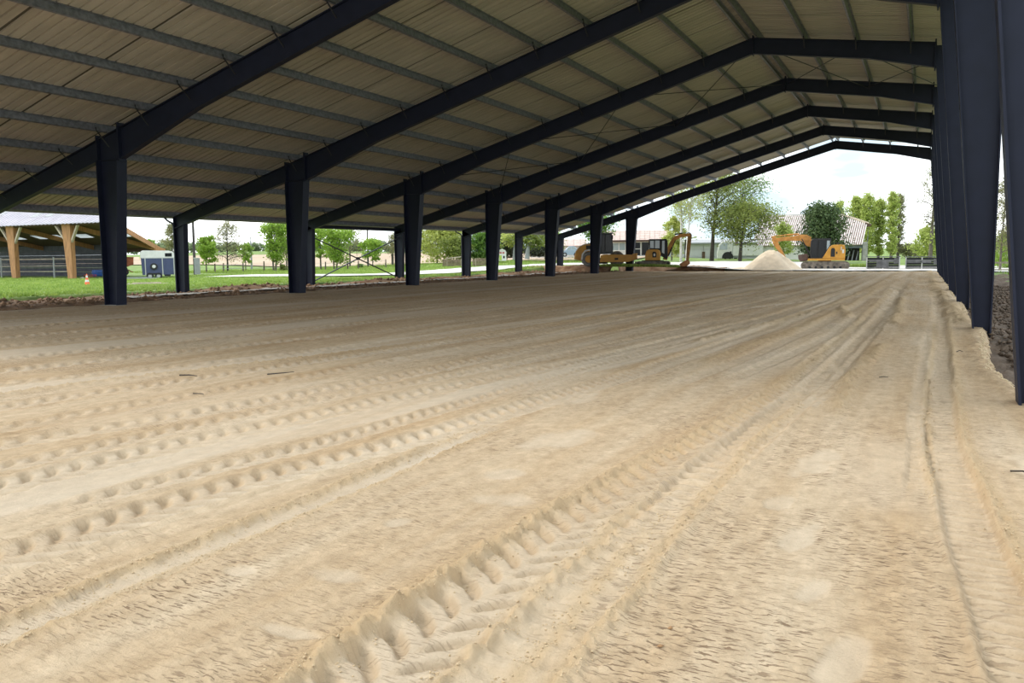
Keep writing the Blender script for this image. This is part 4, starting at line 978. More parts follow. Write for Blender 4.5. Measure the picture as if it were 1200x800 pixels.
# planks on the grass
for u, v, D, L, a, lb, m in ((160, 327, 67.5, 1.6, .1, 'dark board lying on the grass left of the horse trailer', M_GREYP), (171, 333.6, 53, 1.3, -.1, 'pale brown plank lying on the grass below the horse trailer', M_PALEWOOD)):
    S = Site(u, v, D); r = S.root('plank', lb, 'plank')
    MB().bar((-L, 0, .06), (L, a, .06), .22, .08).build('board', m, r); MB().bar((-L * .6, .3, .12), (L * .7, .1, .12), .16, .06).build('board', m, r)

# ------------------------------------------------------------------ horse trailer
def horse_trailer():
    S = Site(188, 325.2, 73.4); r = S.root('horse_trailer', 'navy and white twin-axle horse trailer on the lawn beyond the outer post', 'trailer')
    X, Z = S.X, S.Z
    MB().prism(S.XZ((167.6, 321.6), (206.8, 321.6), (206.6, 302), (166.6, 302)), -.9, .9, .03).build('body', M_BLUE, r)
    top = MB().prism(S.XZ((166.2, 302.2), (206.8, 302.2), (206.2, 298), (203.6, 295), (199, 294), (169, 293.6), (166.8, 294.6), (165.8, 297)), -.9, .9, .06).build('canopy', M_WHITE, r)
    MB().box((X(194.6), -.915, Z(300.8)), (X(202.6), -.88, Z(296.8))).build('window', M_GLASS, top)
    for u in (171.4, 191.2, 204.6): MB().bar((X(u), -.92, Z(321.6)), (X(u), -.92, Z(302)), .08, .05).build('panel_strip', M_CHROME, r)
    MB().box((X(167), -.93, Z(302.6)), (X(206.8), -.89, Z(301.8))).build('waist_strip', M_CHROME, r)
    for u in (176.2, 186): 
        for yy in (-.82, .82):
            t = MB().wheel((X(u), yy, Z(323)), .31, .2, 20, .18).build('tyre', M_BLK, r); MB().wheel((X(u), yy - .03 * (1 if yy < 0 else -1), Z(323)), .17, .18, 16, .06).build('hub', M_CHROME, t)
    MB().prism(S.XZ((172.6, 321.4), (173.6, 319.4), (188.6, 319.4), (190, 321.4)), -.98, -.86).build('mudguard', M_BLK, r)
    t = MB().wheel((X(181.2), -.98, Z(312)), .30, .16, 22, .16).build('spare_wheel', M_BLK, r); MB().wheel((X(181.2), -1.0, Z(312)), .15, .16, 16, .05).build('hub', M_WHITE, t)
    MB().bar((X(206), 0, Z(322)), (X(213), 0, Z(322.6)), .1).build('drawbar', M_BLK, r); MB().tube([(X(212), 0, Z(325)), (X(212), 0, Z(319.6))], .04, 8).build('jockey_wheel', M_BLK, r)
    MB().box((X(193), -.85, Z(323.4)), (X(200), .85, Z(321.4))).build('chassis', M_BLK, r)
horse_trailer()
def wagon():
    S = Site(144, 322.6, 84); r = S.root('farm_wagon', 'rusty red farm wagon partly hidden behind the inner post', 'wagon')
    X, Z = S.X, S.Z
    MB().prism(S.XZ((126, 314), (147, 313.4), (157.2, 310), (157.6, 301.6), (126, 302)), -1.0, 1.0, .03).build('hopper', M_RUST, r)
    MB().box((X(126), -1.03, Z(302.4)), (X(157.8), 1.03, Z(301.2))).build('rim', M_RUST, r)
    MB().prism(S.XZ((128, 316.5), (150, 316.5), (150, 314), (128, 314)), -.6, .6).build('chassis', M_DARKWOOD, r)
    for u in (132, 147):
        for yy in (-.85, .85): t = MB().wheel((X(u), yy, Z(318.6)), .34, .22, 18, .2).build('tyre', M_BLK, r); MB().wheel((X(u), yy, Z(318.6)), .19, .2, 14, .06).build('hub', M_RUST, t)
    MB().bar((X(150), 0, Z(316)), (X(156), 0, Z(319)), .1).build('drawbar', M_RUST, r)
wagon()
# grey utility cabinet and poles
def pole(u, v, D, vt, rad, label, m=None, cross=False):
    S = Site(u, v, D); h = S.Z(vt); r = S.root('utility_pole', label, 'pole')
    MB().tube([(0, 0, -.1), (0.02, 0, h * .5), (0.05, 0, h)], [rad, rad * .9, rad * .7], 10).build('shaft', m or M_POLE, r)
    MB().tube([(0.05, 0, h), (0.05, 0, h + .06)], [rad * .9, rad * .3], 10).build('cap', M_GREYP, r)
    if cross: MB().bar((-.6, 0, h - .3), (.7, 0, h - .3), .1).build('crossarm', m or M_POLE, r)
    return r
M_POLE = mat('dark_pole_wood', (0.07, 0.06, 0.055), .85, var=.2)
p = pole(228.6, 321.6, 82, 250, .15, 'tall dark utility pole with grey boxes just right of the outer post')
S = Site(231.5, 321.4, 81.5); r = S.root('utility_cabinet', 'light grey utility cabinet at the foot of the tall dark pole', 'cabinet')
MB().bbox((-.28, -.2, 0), (.28, .2, 1.6), .03).build('body', M_GREYP, r); MB().box((-.24, -.225, .2), (.24, -.2, 1.5)).build('door', M_GREYP, r); MB().box((-.32, -.24, 1.6), (.32, .24, 1.66)).build('lid', M_WHITE, r)
pole(295, 316, 112, 278, .13, 'slim grey pole between two roadside trees', M_GREYP)
pole(431.4, 314, 115, 268, .14, 'dark utility pole seen through the cross brace', None)
pole(459.6, 312.5, 120, 276, .12, 'thin dark pole just left of the braced outer post', None)
# fence along the lane: posts with wires
fp = []; fo = []
ORD = ['first', 'second', 'third', 'fourth', 'fifth', 'sixth', 'seventh', 'eighth', 'ninth', 'tenth', 'eleventh', 'twelfth', 'thirteenth', 'fourteenth', 'fifteenth', 'sixteenth']
M_FPOST = mat('fence_post_wood', (0.16, 0.13, 0.10), .9, var=.2)
for i, (u, v, D) in enumerate([(262, 319, 95), (285, 318.4, 97), (309.5, 318.2, 98), (345, 317.6, 98), (381.5, 316.6, 100), (407.6, 315.6, 103), (452, 313, 108), (252, 319.6, 93), (329, 318, 98), (368, 317, 99), (420, 315, 104)]):
    S = Site(u, v, D); hh = 1.05 if i != 2 else 1.25
    o = MB().tube([(0, 0, -.1), (.02, 0, hh * .6), (.03, .01, hh)], [.09, .085, .07], 8).build('fence_post', M_FPOST, None, False, S.P)
    fp.append((S.P[0], S.P[1], S.P[2])); fo.append((u, o))
for k, (u, o) in enumerate(sorted(fo, key=lambda q: q[0])): tag(o, 'weathered wooden fence post at the field edge, ' + ORD[k] + ' from the left', 'post', 'fence posts at the field edge')
fp.sort(key=lambda q: q[0])
for k, zz in enumerate((.45, .85)):
    o = MB().tube([(a, b, c + zz) for a, b, c in fp], .012, 4, False).build('fence_wire', M_GREYP); tag(o, ('lower', 'upper')[k] + ' wire of the field fence', 'wire')

# ------------------------------------------------------------------ timber packs by the lane
def timber_pack(u0, u1, v0, v1, D, label, seed):
    um = (u0 + u1) / 2; S = Site(um, v0, D); r = S.root('timber_pack', label, 'timber')
    rg = random.Random(seed); W = S.X(u1) - S.X(u0); Hh = S.Z(v1); n = 9
    for i in range(n):
        z0 = .08 + (Hh - .08) * i / n; dx = rg.uniform(-.1, .1)
        MB().box((-W/2 + dx, -.6 + rg.uniform(-.03, .03), z0), (W/2 + dx, .6, z0 + (Hh - .08) / n - .02)).build('board_layer', mat('stacked_boards', (0.22, 0.165, 0.11), .85, var=.3, vscale=4), r)
    for xx in (-W * .4, 0, W * .4): MB().box((xx - .08, -.6, 0), (xx + .08, .6, .08)).build('bearer', M_DARKWOOD, r)
    for xx in (-W * .3, W * .3): MB().box((xx - .03, -.63, .02), (xx + .03, .63, Hh + .02)).build('strap', M_PALEWOOD, r)
    return r, S, W, Hh
r, S, W, Hh = timber_pack(518.5, 546, 312.6, 303.6, 99, 'long pack of stacked boards left of the outer post', 1)
MB().bar((-W * .35, 0, Hh + .1), (W * .55, 0, Hh + .35), .9, .1).build('cover_board', M_PALEWOOD, r)
r, S, W, Hh = timber_pack(553.5, 574, 312.2, 302.6, 99, 'shorter pack of stacked boards between two posts', 2)
# ------------------------------------------------------------------ child's playhouse
def playhouse():
    S = Site(588.5, 305.6, 106); r = S.root('playhouse', "small white playhouse with red and green trim under the trees", 'playhouse')
    X, Z = S.X, S.Z
    MB().prism(S.XZ((583.4, 305.6), (593.2, 305.6), (593.4, 296), (592, 293.8), (588.4, 292.4), (585, 293.6), (583.4, 296)), -.5, .5, .03).build('body', M_WHITE, r)
    MB().box((X(585.2), -.53, Z(304.8)), (X(588), -.49, Z(299))).build('door', mat('lime_door', (.38, .5, .08), .6), r)
    for a in (585.6, 588.8): MB().box((X(a), -.53, Z(297.2)), (X(a + 2.4), -.49, Z(295.2))).build('window', mat('red_shutter', (.45, .12, .11), .6), r)
    MB().box((X(589.6), -.53, Z(302.6)), (X(591.6), -.49, Z(299.8))).build('window', M_GLASS, r)
    MB().prism(S.XZ((582.8, 296.4), (585, 293), (588.4, 291.6), (592.2, 293.2), (594, 296.4), (593.4, 296.2), (591.8, 294), (588.4, 292.6), (585.2, 293.8), (583.4, 296.4)), -.6, .6).build('roof', M_WHITE, r)
playhouse()
# ------------------------------------------------------------------ parked car
def car():
    S = Site(668, 299.8, 112); r = S.root('parked_car', 'silver-blue hatchback parked behind the roller', 'car')
    X, Z = S.X, S.Z; M_CAR = mat('silver_blue_paint', (.34, .42, .52), .3, .3)
    MB().prism(S.XZ((658, 298.6), (679, 298.6), (679.4, 294.6), (677, 292.6), (663, 293), (659, 294.6), (657.8, 296.6)), -.85, .85, .05).build('body', M_CAR, r)
    cb = MB().prism(S.XZ((662.4, 293.4), (676.8, 293), (674.4, 289.4), (672, 288.4), (667, 288.6), (665, 290)), -.78, .78, .05).build('cabin', M_CAR, r)
    MB().prism(S.XZ((664.6, 293), (669.4, 292.8), (669.4, 289.4), (667.2, 289.4), (665.6, 290.4)), -.8, -.76).build('window', M_GLASS2, cb); MB().prism(S.XZ((670.2, 292.8), (675.2, 292.6), (673.6, 289.8), (672, 289.2), (670.2, 289.2)), -.8, -.76).build('window', M_GLASS2, cb)
    for u in (662, 675):
        for yy in (-.8, .8): t = MB().wheel((X(u), yy, Z(298.2)), .3, .2, 18, .17).build('tyre', M_BLK, r); MB().wheel((X(u), yy, Z(298.2)), .16, .19, 14, .05).build('hub', M_CHROME, t)
    for u in (658.4, 678.6): MB().box((X(u) - .05, -.8, Z(296)), (X(u) + .05, -.45, Z(294.8))).build('lamp', M_WHITE, r)
car()

# ------------------------------------------------------------------ houses behind
M_TILE = mat('pinkish_roof_tile', (0.50, 0.36, 0.31), .85, col2=(0.62, 0.50, 0.45), vscale=2.5)
M_TILE2 = mat('pinkish_roof_tile_light', (0.58, 0.45, 0.40), .85, var=.1)
M_RENDER = mat('white_render', (0.66, 0.64, 0.61), .9, var=.06, vscale=.8)
def tiled_roof(r, x0, x1, y0, z0, y1, z1, m, rows=6, cols=14):
    for i in range(rows):
        for j in range(cols):
            ya, yb2 = y0 + (y1 - y0) * i / rows, y0 + (y1 - y0) * (i + 1.06) / rows
            za, zb = z0 + (z1 - z0) * i / rows, z0 + (z1 - z0) * (i + 1.06) / rows - .03
            xa, xb = x0 + (x1 - x0) * j / cols, x0 + (x1 - x0) * (j + 1) / cols - .03
            A = [(xa, ya, za), (xb, ya, za), (xb, yb2, zb), (xa, yb2, zb)]
            MB().add(A + [(p[0], p[1], p[2] - .06) for p in A], [(0, 1, 2, 3), (7, 6, 5, 4), (0, 4, 5, 1), (1, 5, 6, 2), (2, 6, 7, 3), (3, 7, 4, 0)]).build('roof_tile', m if (i * 7 + j * 3) % 5 else M_TILE2, r)
def white_house():
    S = Site(750, 302.5, 124); r = S.root('white_house', 'white bungalow with pinkish tiled roof and white glazed doors', 'house')
    X, Z = S.X, S.Z
    MB().box((X(706), 0, -.5), (X(783), 7, Z(282.4))).build('wall', M_RENDER, r)
    rf = empty('roof', (0, 0, 0)); rf.parent = r
    tiled_roof(rf, X(703), X(785), -.7, Z(281.6), 3.6, Z(271.6) + .3, M_TILE)
    MB().prism([(-.75, 0), (0, 0), (0, .1), (-.75, .1)], X(703), X(785))
    MB().box((X(703), -.78, Z(283.2)), (X(785), -.66, Z(281.2))).build('fascia', mat('dark_brown_fascia', (.09, .05, .04), .8), r)
    MB().add([(X(703), 3.6, Z(271.6) + .3), (X(785), 3.6, Z(271.6) + .3), (X(785), 8, Z(281.6)), (X(703), 8, Z(281.6))], [(0, 1, 2, 3)]).build('roof_back', M_TILE, r)
    for a, b, v0, v1, panes, gm in ((717.4, 732.8, 293.2, 284.4, 2, M_GLASS2), (743, 750.6, 299.4, 283.8, 2, M_GLASS), (751.4, 760.6, 299.4, 283.6, 1, M_GLASS)):
        w = MB().box((X(a) - .08, -.06, Z(v0) - .08), (X(b) + .08, .04, Z(v1) + .08)).build('window', M_WHITE, r)
        for k in range(panes):
            xa = X(a) + (X(b) - X(a)) * k / panes + .06; xb = X(a) + (X(b) - X(a)) * (k + 1) / panes - .06
            if a == 743:
                MB().box((X(a) + .05, -.09, Z(v0) + (Z(v1) - Z(v0)) * k / 2 + .05), (X(b) - .05, -.05, Z(v0) + (Z(v1) - Z(v0)) * (k + 1) / 2 - .05)).build('pane', gm, w)
            else: MB().box((xa, -.09, Z(v0) + .05), (xb, -.05, Z(v1) - .05)).build('pane', gm, w)
white_house()
def small_house():
    S = Site(650, 299, 135); r = S.root('tiled_cottage', 'white cottage with low pinkish tiled roof behind the parked car', 'house')
    X, Z = S.X, S.Z
    MB().box((X(622), 0, -.4), (X(686), 6, Z(288.4))).build('wall', M_RENDER, r)
    rf = empty('roof', (0, 0, 0)); rf.parent = r
    tiled_roof(rf, X(620), X(688), -.5, Z(288), 3, Z(280), M_TILE, 4, 9)
    MB().add([(X(620), 3, Z(280)), (X(688), 3, Z(280)), (X(688), 6.6, Z(288)), (X(620), 6.6, Z(288))], [(0, 1, 2, 3)]).build('roof_back', M_TILE, r)
    d = MB().box((X(628), -.06, Z(298.5)), (X(637), .02, Z(290))).build('garage_door', M_WHITE, r)
    MB().box((X(644), -.06, Z(297)), (X(648), .02, Z(291.5))).build('window', M_GLASS, r)
small_house()
def long_shed():
    S = Site(850, 304.6, 121); r = S.root('white_outbuilding', 'long low whitewashed outbuilding behind the two big trees', 'building')
    X, Z = S.X, S.Z; M_W = mat('greyish_whitewash', (.47, .47, .46), .9, var=.10, vscale=.5)
    edges = [782, 803, 824, 845, 866, 885]
    for a, b in zip(edges, edges[1:]):
        for z0, z1 in ((-.4, Z(301)), (Z(300.6), Z(292)), (Z(291.6), Z(285.6))):
            MB().box((X(a) + .03, 0, z0), (X(b) - .03, .3, z1)).build('wall_panel', M_W, r)
    MB().box((X(782), .3, -.4), (X(885), 6, Z(285.6))).build('core', M_W, r)
    MB().box((X(778), -.5, Z(285.4)), (X(887), 6.4, Z(284))).build('roof_edge', M_GREYP, r)
    MB().prism([(0, 0), (1, 0), (1, .4), (0, .4)], 0, .1)
    MB().add([(X(778), -.5, Z(284)), (X(887), -.5, Z(284)), (X(887), 3, Z(280)), (X(778), 3, Z(280))], [(0, 1, 2, 3)]).build('roof', mat('grey_roof', (.36, .36, .37), .8, var=.1), r)
    d = MB().box((X(822.4), -.06, Z(303)), (X(826), .02, Z(294.6))).build('door', M_DARKWOOD, r)
    for a in (772, 776): pass
    for a in (846, 862, 878): MB().box((X(a), -.04, Z(298.6)), (X(a) + .12, .02, Z(297.4))).build('wall_bracket', M_BLK, r)
long_shed()
def truck():
    S = Site(850, 304.4, 112); r = S.root('white_truck', 'white lorry cab with black wheel arch parked between the two trees', 'truck')
    X, Z = S.X, S.Z
    MB().prism(S.XZ((840.4, 303), (858, 303), (858, 283.6), (856, 282.8), (846, 283.4), (842, 287), (840, 296)), -1, 1, .06).build('cab', M_WHITE, r)
    MB().prism(S.XZ((843, 292.6), (852, 292.6), (852, 285), (846.4, 285), (843.6, 288.4)), -1.02, -.98).build('window', M_GLASS2, r)
    MB().prism([(X(852.6) + .74 * math.cos(t), Z(301.4) + .74 * math.sin(t)) for t in np.linspace(-.2, math.pi + .2, 16)], -1.06, -.5).build('wheel_arch', M_BLK, r)
    t = MB().wheel((X(852.6), -.85, Z(301.2)), .5, .3, 20, .3).build('tyre', M_BLK, r); MB().wheel((X(852.6), -.88, Z(301.2)), .28, .28, 16, .1).build('hub', M_GREYP, t)
    MB().box((X(855), -1.06, Z(299)), (X(857), -.95, Z(294.6))).build('intake', M_BLK, r)
    MB().box((X(858), -1, Z(302)), (X(893), 1, Z(299.6))).build('chassis', M_GREYP, r)
    MB().box((X(859), -1.1, Z(299.6)), (X(893), 1.1, Z(288))).build('box_body', M_WHITE, r)
truck()
# ------------------------------------------------------------------ barn with striped corrugated roof
def striped_barn():
    S = Site(960, 304, 118); r = S.root('corrugated_barn', 'old barn with brown-and-white corrugated roof behind the round evergreen', 'barn')
    X, Z = S.X, S.Z
    M_A = mat('brown_fibre_cement', (0.27, 0.17, 0.14), .9, var=.12, vscale=1); M_B = mat('pale_fibre_cement', (0.60, 0.55, 0.52), .9, var=.1, vscale=1)
    # roof plane: z -> y mapping
    zt, zb = Z(249.6), Z(287.4); yt, yb = 7.0, -.3
    yy = lambda z: yb + (yt - yb) * (z - zb) / (zt - zb)
    top = lambda x: min(zt, zt - (x - X(984)) * ((zt - Z(263)) / (X(1019.5) - X(984)))) if x > X(984) else zt
    x0, x1 = X(888), X(1019)
    n = 52; w = (x1 - x0) / n
    skew = -.25
    for i in range(n):
        a, b = x0 + i * w, x0 + (i + 1) * w
        P = lambda x, z: (x + skew * (zt - z), yy(z), z)
        for (p, q, mm, off) in ((a, a + w * .55, M_A, 0.0), (a + w * .5, b + w * .02, M_B, .10)):
            A = [P(p, zb), P(q, zb), P(q, top(q)), P(p, top(p))]
            dn = np.array([0, -.75, .65]) * off
            A2 = [tuple(np.array(k) + dn) for k in A]; A3 = [tuple(np.array(k) + dn - np.array([0, -.05, .08])) for k in A]
            MB().add(A2 + A3, [(0, 1, 2, 3), (7, 6, 5, 4), (0, 4, 5, 1), (1, 5, 6, 2), (2, 6, 7, 3), (3, 7, 4, 0)]).build('roof_sheet', mm, r)
    e = [P(X(984), zt), P(X(1019.4), top(X(1019.4)))]
    MB().bar(tuple(np.array(e[0]) + [0, -.1, .1]), tuple(np.array(e[1]) + [.2, -.1, .1]), .3, .22).build('verge_trim', M_PALEWOOD, r)
    MB().bar((X(888), yt, zt + .05), (X(986), yt, zt + .05), .3, .2).build('ridge_cap', M_B, r)
    MB().box((X(985), .2, Z(291)), (X(1010.6), .5, Z(287.2))).build('eave_band', mat('slate_blue_metal', (.17, .19, .24), .6), r)
    MB().box((X(1009.6), -.1, -.3), (X(1015.2), 3, Z(284))).build('wall', mat('grey_stone_wall', (.30, .29, .27), .9, var=.2, vscale=2), r)
    MB().add([(X(1014), .0, -.2), (X(1017), 3.5, -.2), (X(1017.4), 4.4, Z(266)), (X(1013.6), 0, Z(287))], [(0, 1, 2, 3)]).build('gable_wall', mat('dark_gable', (.06, .06, .06), .9), r)
    MB().prism([(X(1015.6), Z(266.4)), (X(1020.6), Z(265)), (X(1020.4), Z(263)), (X(1013), Z(261))], 4.2, 4.8).build('verge_end', M_DARKWOOD, r)
    MB().box((X(915), 5, -.3), (X(1008), 5.3, Z(286.8))).build('back_wall', mat('dark_barn_inside', (.04, .038, .035), .9), r)
    MB().box((X(888), .2, -.3), (X(944), .6, Z(287.4))).build('wall', M_RENDER, r)
    for k, (u, h) in enumerate(((993, 299), (998, 297.4), (1003, 298.4))): MB().bar((X(u), 1, -.2), (X(u + 2.4), 1.4, Z(h) + .5), .12).build('leaning_pole', M_GREYP, r)
striped_barn()
# ------------------------------------------------------------------ dark stall pens at the far right end
def pen(u0, u1, label, seed):
    D = 80; S = Site(u0, 316.4, D); r = S.root('stall_pen', label, 'pen'); X, Z = S.X, S.Z
    W = X(u1); H2 = Z(301.2); M_P = mat('pale_pen_post', (.50, .50, .48), .6); M_PANEL = mat('charcoal_pen_panel', (.02, .02, .023), .7, var=.2, vscale=3)
    n = 5
    for i in range(n):
        z0, z1 = .06 + (H2 - .1) * i / n, .06 + (H2 - .1) * (i + 1) / n - .02
        MB().box((.05, .0 + .01 * (i % 2), z0), (W - .05, .06 + .01 * (i % 2), z1)).build('panel_board', M_PANEL, r)
    for xx in (0, W * .5, W): MB().box((xx - .05, -.08, 0), (xx + .05, .12, H2 + .04)).build('post', M_P, r)
    for zz in (.22, .72 * H2): MB().box((0, -.05, zz - .03), (W, -.0, zz + .04)).build('rail', mat('grey_pen_rail', (.16, .16, .16), .6), r)
    MB().box((-.08, -.1, H2), (W + .08, 1.6, H2 + .06)).build('top_cover', mat('grey_pen_cover', (.10, .10, .11), .6), r)
    M_GP = mat('grey_board', (.13, .13, .135), .8, var=.3, vscale=2)
    rg = random.Random(seed)
    for (a, b, z0, z1) in (((.30, .68, .18, .62), (.83, .96, .50, .92), (.08, .82, .62, .80)) if seed == 1 else ((.02, .45, .55, .80), (.48, .78, .55, .78), (.86, 1.0, .42, .86))):
        MB().box((W * a, -.12, H2 * z0), (W * b, -.06, H2 * z1)).build('hung_board', M_GP, r)
    for xx in (0, W): MB().box((xx - .03, .1, .05), (xx + .03, 1.5, H2)).build('side_panel', M_PANEL, r)
pen(1015.4, 1053.2, 'dark stall pen with pale posts, left one of two beside the barn', 1)
pen(1061.2, 1098.6, 'dark stall pen with pale posts, right one next to the steel columns', 2)
S = Site(1056, 317.2, 78.5); r = S.root('concrete_kerb', 'white concrete kerb in front of the stall pens', 'kerb')
for i in range(6):
    a = S.X(1012) + (S.X(1100) - S.X(1012)) * i / 6; b = S.X(1012) + (S.X(1100) - S.X(1012)) * (i + 1) / 6 - .02
    MB().bbox((a, -.1, -.05), (b, .1, .10), .015).build('kerb_stone', M_CONC, r)

# white field fence seen between the two nearest columns
S = Site(1170, 322.5, 62, -.2); r = S.root('field_fence', 'pale post-and-rail fence seen between the two nearest columns', 'fence')
for zz in (.45, .95, 1.0): MB().bar((-.6, 0, zz), (8, 0, zz), .06, .08).build('rail', M_PALEWOOD, r)
for i in range(6): MB().bar((-.6 + i * 1.7, 0, 0), (-.6 + i * 1.7, 0, 1.1), .09).build('post', M_PALEWOOD, r)

# ------------------------------------------------------------------ trees
def leaf_mat(n, c1, c2, tr=.45):
    return mat(n, c1, .7, col2=c2, vscale=1.6, trans=tr)
LM = dict(
    spring=leaf_mat('spring_leaves', (.20, .34, .035), (.36, .50, .08)), yellow=leaf_mat('yellow_green_leaves', (.40, .46, .10), (.58, .60, .20)),
    mid=leaf_mat('mid_green_leaves', (.10, .21, .03), (.20, .33, .06)), dark=leaf_mat('dark_evergreen_leaves', (.035, .07, .022), (.11, .165, .05), .2),
    poplar=leaf_mat('poplar_leaves', (.36, .44, .09), (.54, .60, .20)), bare=leaf_mat('brownish_buds', (.22, .21, .11), (.36, .36, .17)), olive=leaf_mat('olive_leaves', (.16, .21, .045), (.30, .34, .08)),
    black=leaf_mat('shaded_thicket_leaves', (.02, .03, .015), (.04, .055, .02), .1), haze=leaf_mat('distant_leaves', (.20, .26, .14), (.32, .38, .22)))  # thicket leaves are a very dark green
M_BARK = mat('grey_brown_bark', (.13, .11, .09), .95, var=.25, vscale=4); M_BARKP = mat('pale_birch_bark', (.52, .50, .46), .9, var=.2, vscale=5); M_BARKD = mat('dark_bark', (.06, .05, .04), .95, var=.2)
def tree(name, label, u, v, D, vtop, ucl, ucr, trunk, nleaf, lm, ls=.16, shape='round', bark=None, seed=1, clump=.45, nb=16, lean=0.0, trunk_r=None, base_z=None, stems=1, group=None, cat='tree'):
    if lm == 'bare': nleaf, ls, clump = int(nleaf * 1.9), ls * .85, clump * 1.3
    S = Site(u, v, D); h = S.Z(vtop); xl, xr = S.X(ucl), S.X(ucr); rx = (xr - xl) / 2; cx = (xr + xl) / 2
    r = S.root(name, label, cat, group); rg = np.random.default_rng(seed)
    tr = trunk_r or max(.05, h * .018); z0 = h * trunk
    def env(f):
        if shape == 'round': return max(.12, math.sin(math.pi * min(1, .16 + .84 * f)) ** .6)
        if shape == 'poplar': return max(.10, (math.sin(math.pi * min(.97, .1 + .87 * f)) ** .45) * (1 - .25 * f))
        if shape == 'vase': return max(.15, .35 + .75 * f - .75 * max(0, f - .72) * 2.2)
        if shape == 'cone': return max(.06, (1 - f) ** .75 * 1.05 if f > .2 else .75 + f)
        return max(.15, math.sqrt(max(0, 1 - (f * .95) ** 2)))
    wood = MB(); tips = []
    for st in range(stems):
        off = (st - (stems - 1) / 2) * rx * .35
        pts = [(0.3 * off, 0, -.15), (cx * .15 + off * .6 + lean * .3, 0, h * .33), (cx * .5 + off + lean * .7, .1, h * .66), (cx + off * 1.2 + lean, .1, h * .97)]
        wood.tube(pts, [tr * 1.15, tr * .8, tr * .5, tr * .12], 7)
        for b in range(nb):
            f = (b + rg.uniform(0, .9)) / nb; z = z0 + (h * .95 - z0) * f
            k = np.interp(z / h, [0, .33, .66, .97], range(4)); i = int(min(k, 2)); q = k - i
            p0 = np.array(pts[i]) * (1 - q) + np.array(pts[i + 1]) * q
            a = b * 2.4 + rg.uniform(-.5, .5); L = env(f) * rx * rg.uniform(.75, 1.08)
            rise = {'poplar': 1.6, 'vase': .9, 'cone': .05}.get(shape, .45) * rg.uniform(.6, 1.3)
            dx, dy = math.cos(a), math.sin(a); tgt = np.array([cx + L * dx, L * dy * .9, min(h * rg.uniform(.82, 1.0), p0[2] + rise * L * .7)])
            mid = p0 * .5 + tgt * .5 + np.array([0, 0, .12 * L])
            br = tr * .42 * (1 - .6 * f)
            wood.tube([p0, mid, tgt], [br, br * .6, br * .18], 5, False)
            for j in range(5):
                q2 = rg.uniform(.3, 1.0); s0 = (p0 * (1 - q2) + tgt * q2) + np.array([0, 0, .25 * L * q2 * (1 - q2)])
                e = s0 + rg.normal(0, .30, 3) * max(L, .4 * rx) + np.array([0, 0, .15 * L])
                e[2] = min(max(e[2], z0 * .8), h * rg.uniform(.8, 1.0))
                wood.tube([s0, e], [br * .5, br * .2], 4, False); tips += [(s0, e)] * 2
            tips.append((mid, tgt))
    wood.build('trunk', bark or M_BARK, r)
    T0 = np.array([t[0] for t in tips]); T1 = np.array([t[1] for t in tips])
    k = rg.integers(0, len(tips), nleaf); q = rg.uniform(.25, 1.1, (nleaf, 1))
    C = T0[k] * (1 - q) + T1[k] * q + rg.normal(0, clump * rx * .28, (nleaf, 3)) * np.array([1, 1, .8])
    C[:, 2] = np.maximum(C[:, 2], h * .06)
    A = rg.normal(0, 1, (nleaf, 3)); A /= np.linalg.norm(A, axis=1)[:, None]; B = np.cross(A, rg.normal(0, 1, (nleaf, 3))); B /= np.linalg.norm(B, axis=1)[:, None]
    sz = ls * .82 * rg.uniform(.6, 1.35, (nleaf, 1))
    V = np.stack([C - A * sz, C - B * sz * .6, C + A * sz, C + B * sz * .6], 1).reshape(-1, 3)
    mesh_np('foliage', V, np.arange(nleaf * 4).reshape(-1, 4), LM[lm], smooth=False, parent=r)
    return r
# roadside row, left to right
tree('roadside_tree', 'small pale tree beyond the trailer, left of the outer post', 203, 318, 105, 262, 192, 216, .2, 2200, 'bare', .14, seed=1, nb=18)
tree('roadside_tree', 'low yellow-green shrub tree behind the rusty wagon', 178, 319, 108, 278, 166, 188, .15, 1600, 'spring', .16, seed=2)
tree('roadside_tree', 'young green tree right of the tall dark pole', 242, 320, 92, 275, 230, 257, .28, 3000, 'spring', .15, seed=3)
tree('roadside_tree', 'nearly bare spreading tree with dark trunk by the field', 267, 318.4, 97, 259, 247, 290, .22, 1700, 'bare', .11, seed=4, nb=30, bark=M_BARKD, shape='round')
tree('roadside_tree', 'small slim green tree beside the bare spreading tree', 288, 317, 104, 284, 280, 298, .25, 1500, 'spring', .14, seed=5)
tree('roadside_tree', 'bright green many-stemmed tree left of the second inner post', 322, 318, 97, 261, 302, 346, .18, 5200, 'spring', .15, 'vase', seed=6, nb=20, stems=2)
tree('roadside_tree', 'pale tree just behind the second inner post', 336, 318, 103, 262, 325, 352, .3, 1600, 'bare', .13, seed=7)
tree('roadside_shrub', 'small grey-green shrub at the foot of the roadside trees', 331.5, 318.4, 98, 310, 327, 336, .05, 700, 'olive', .10, 'bush', seed=8, cat='shrub')
tree('roadside_tree', 'upright green tree right of the second outer post', 376, 316, 104, 263, 366, 387, .22, 2400, 'spring', .16, seed=9)
tree('roadside_tree', 'wide green tree forking low behind the cross brace', 393, 316.4, 101, 268, 372, 421, .15, 4600, 'spring', .16, 'vase', seed=10, nb=18, stems=2)
tree('roadside_tree', 'bare twiggy tree rising behind the wide forked tree', 410, 313, 118, 258, 396, 432, .3, 1500, 'bare', .12, seed=11, nb=26)
tree('roadside_tree', 'light green rounded tree right of the brace centre', 437, 314, 112, 280, 422, 450, .25, 2600, 'spring', .17, seed=12)
tree('roadside_tree', 'thin bare tree near the braced far outer post', 461, 312.6, 119, 272, 452, 472, .3, 900, 'bare', .13, seed=13)
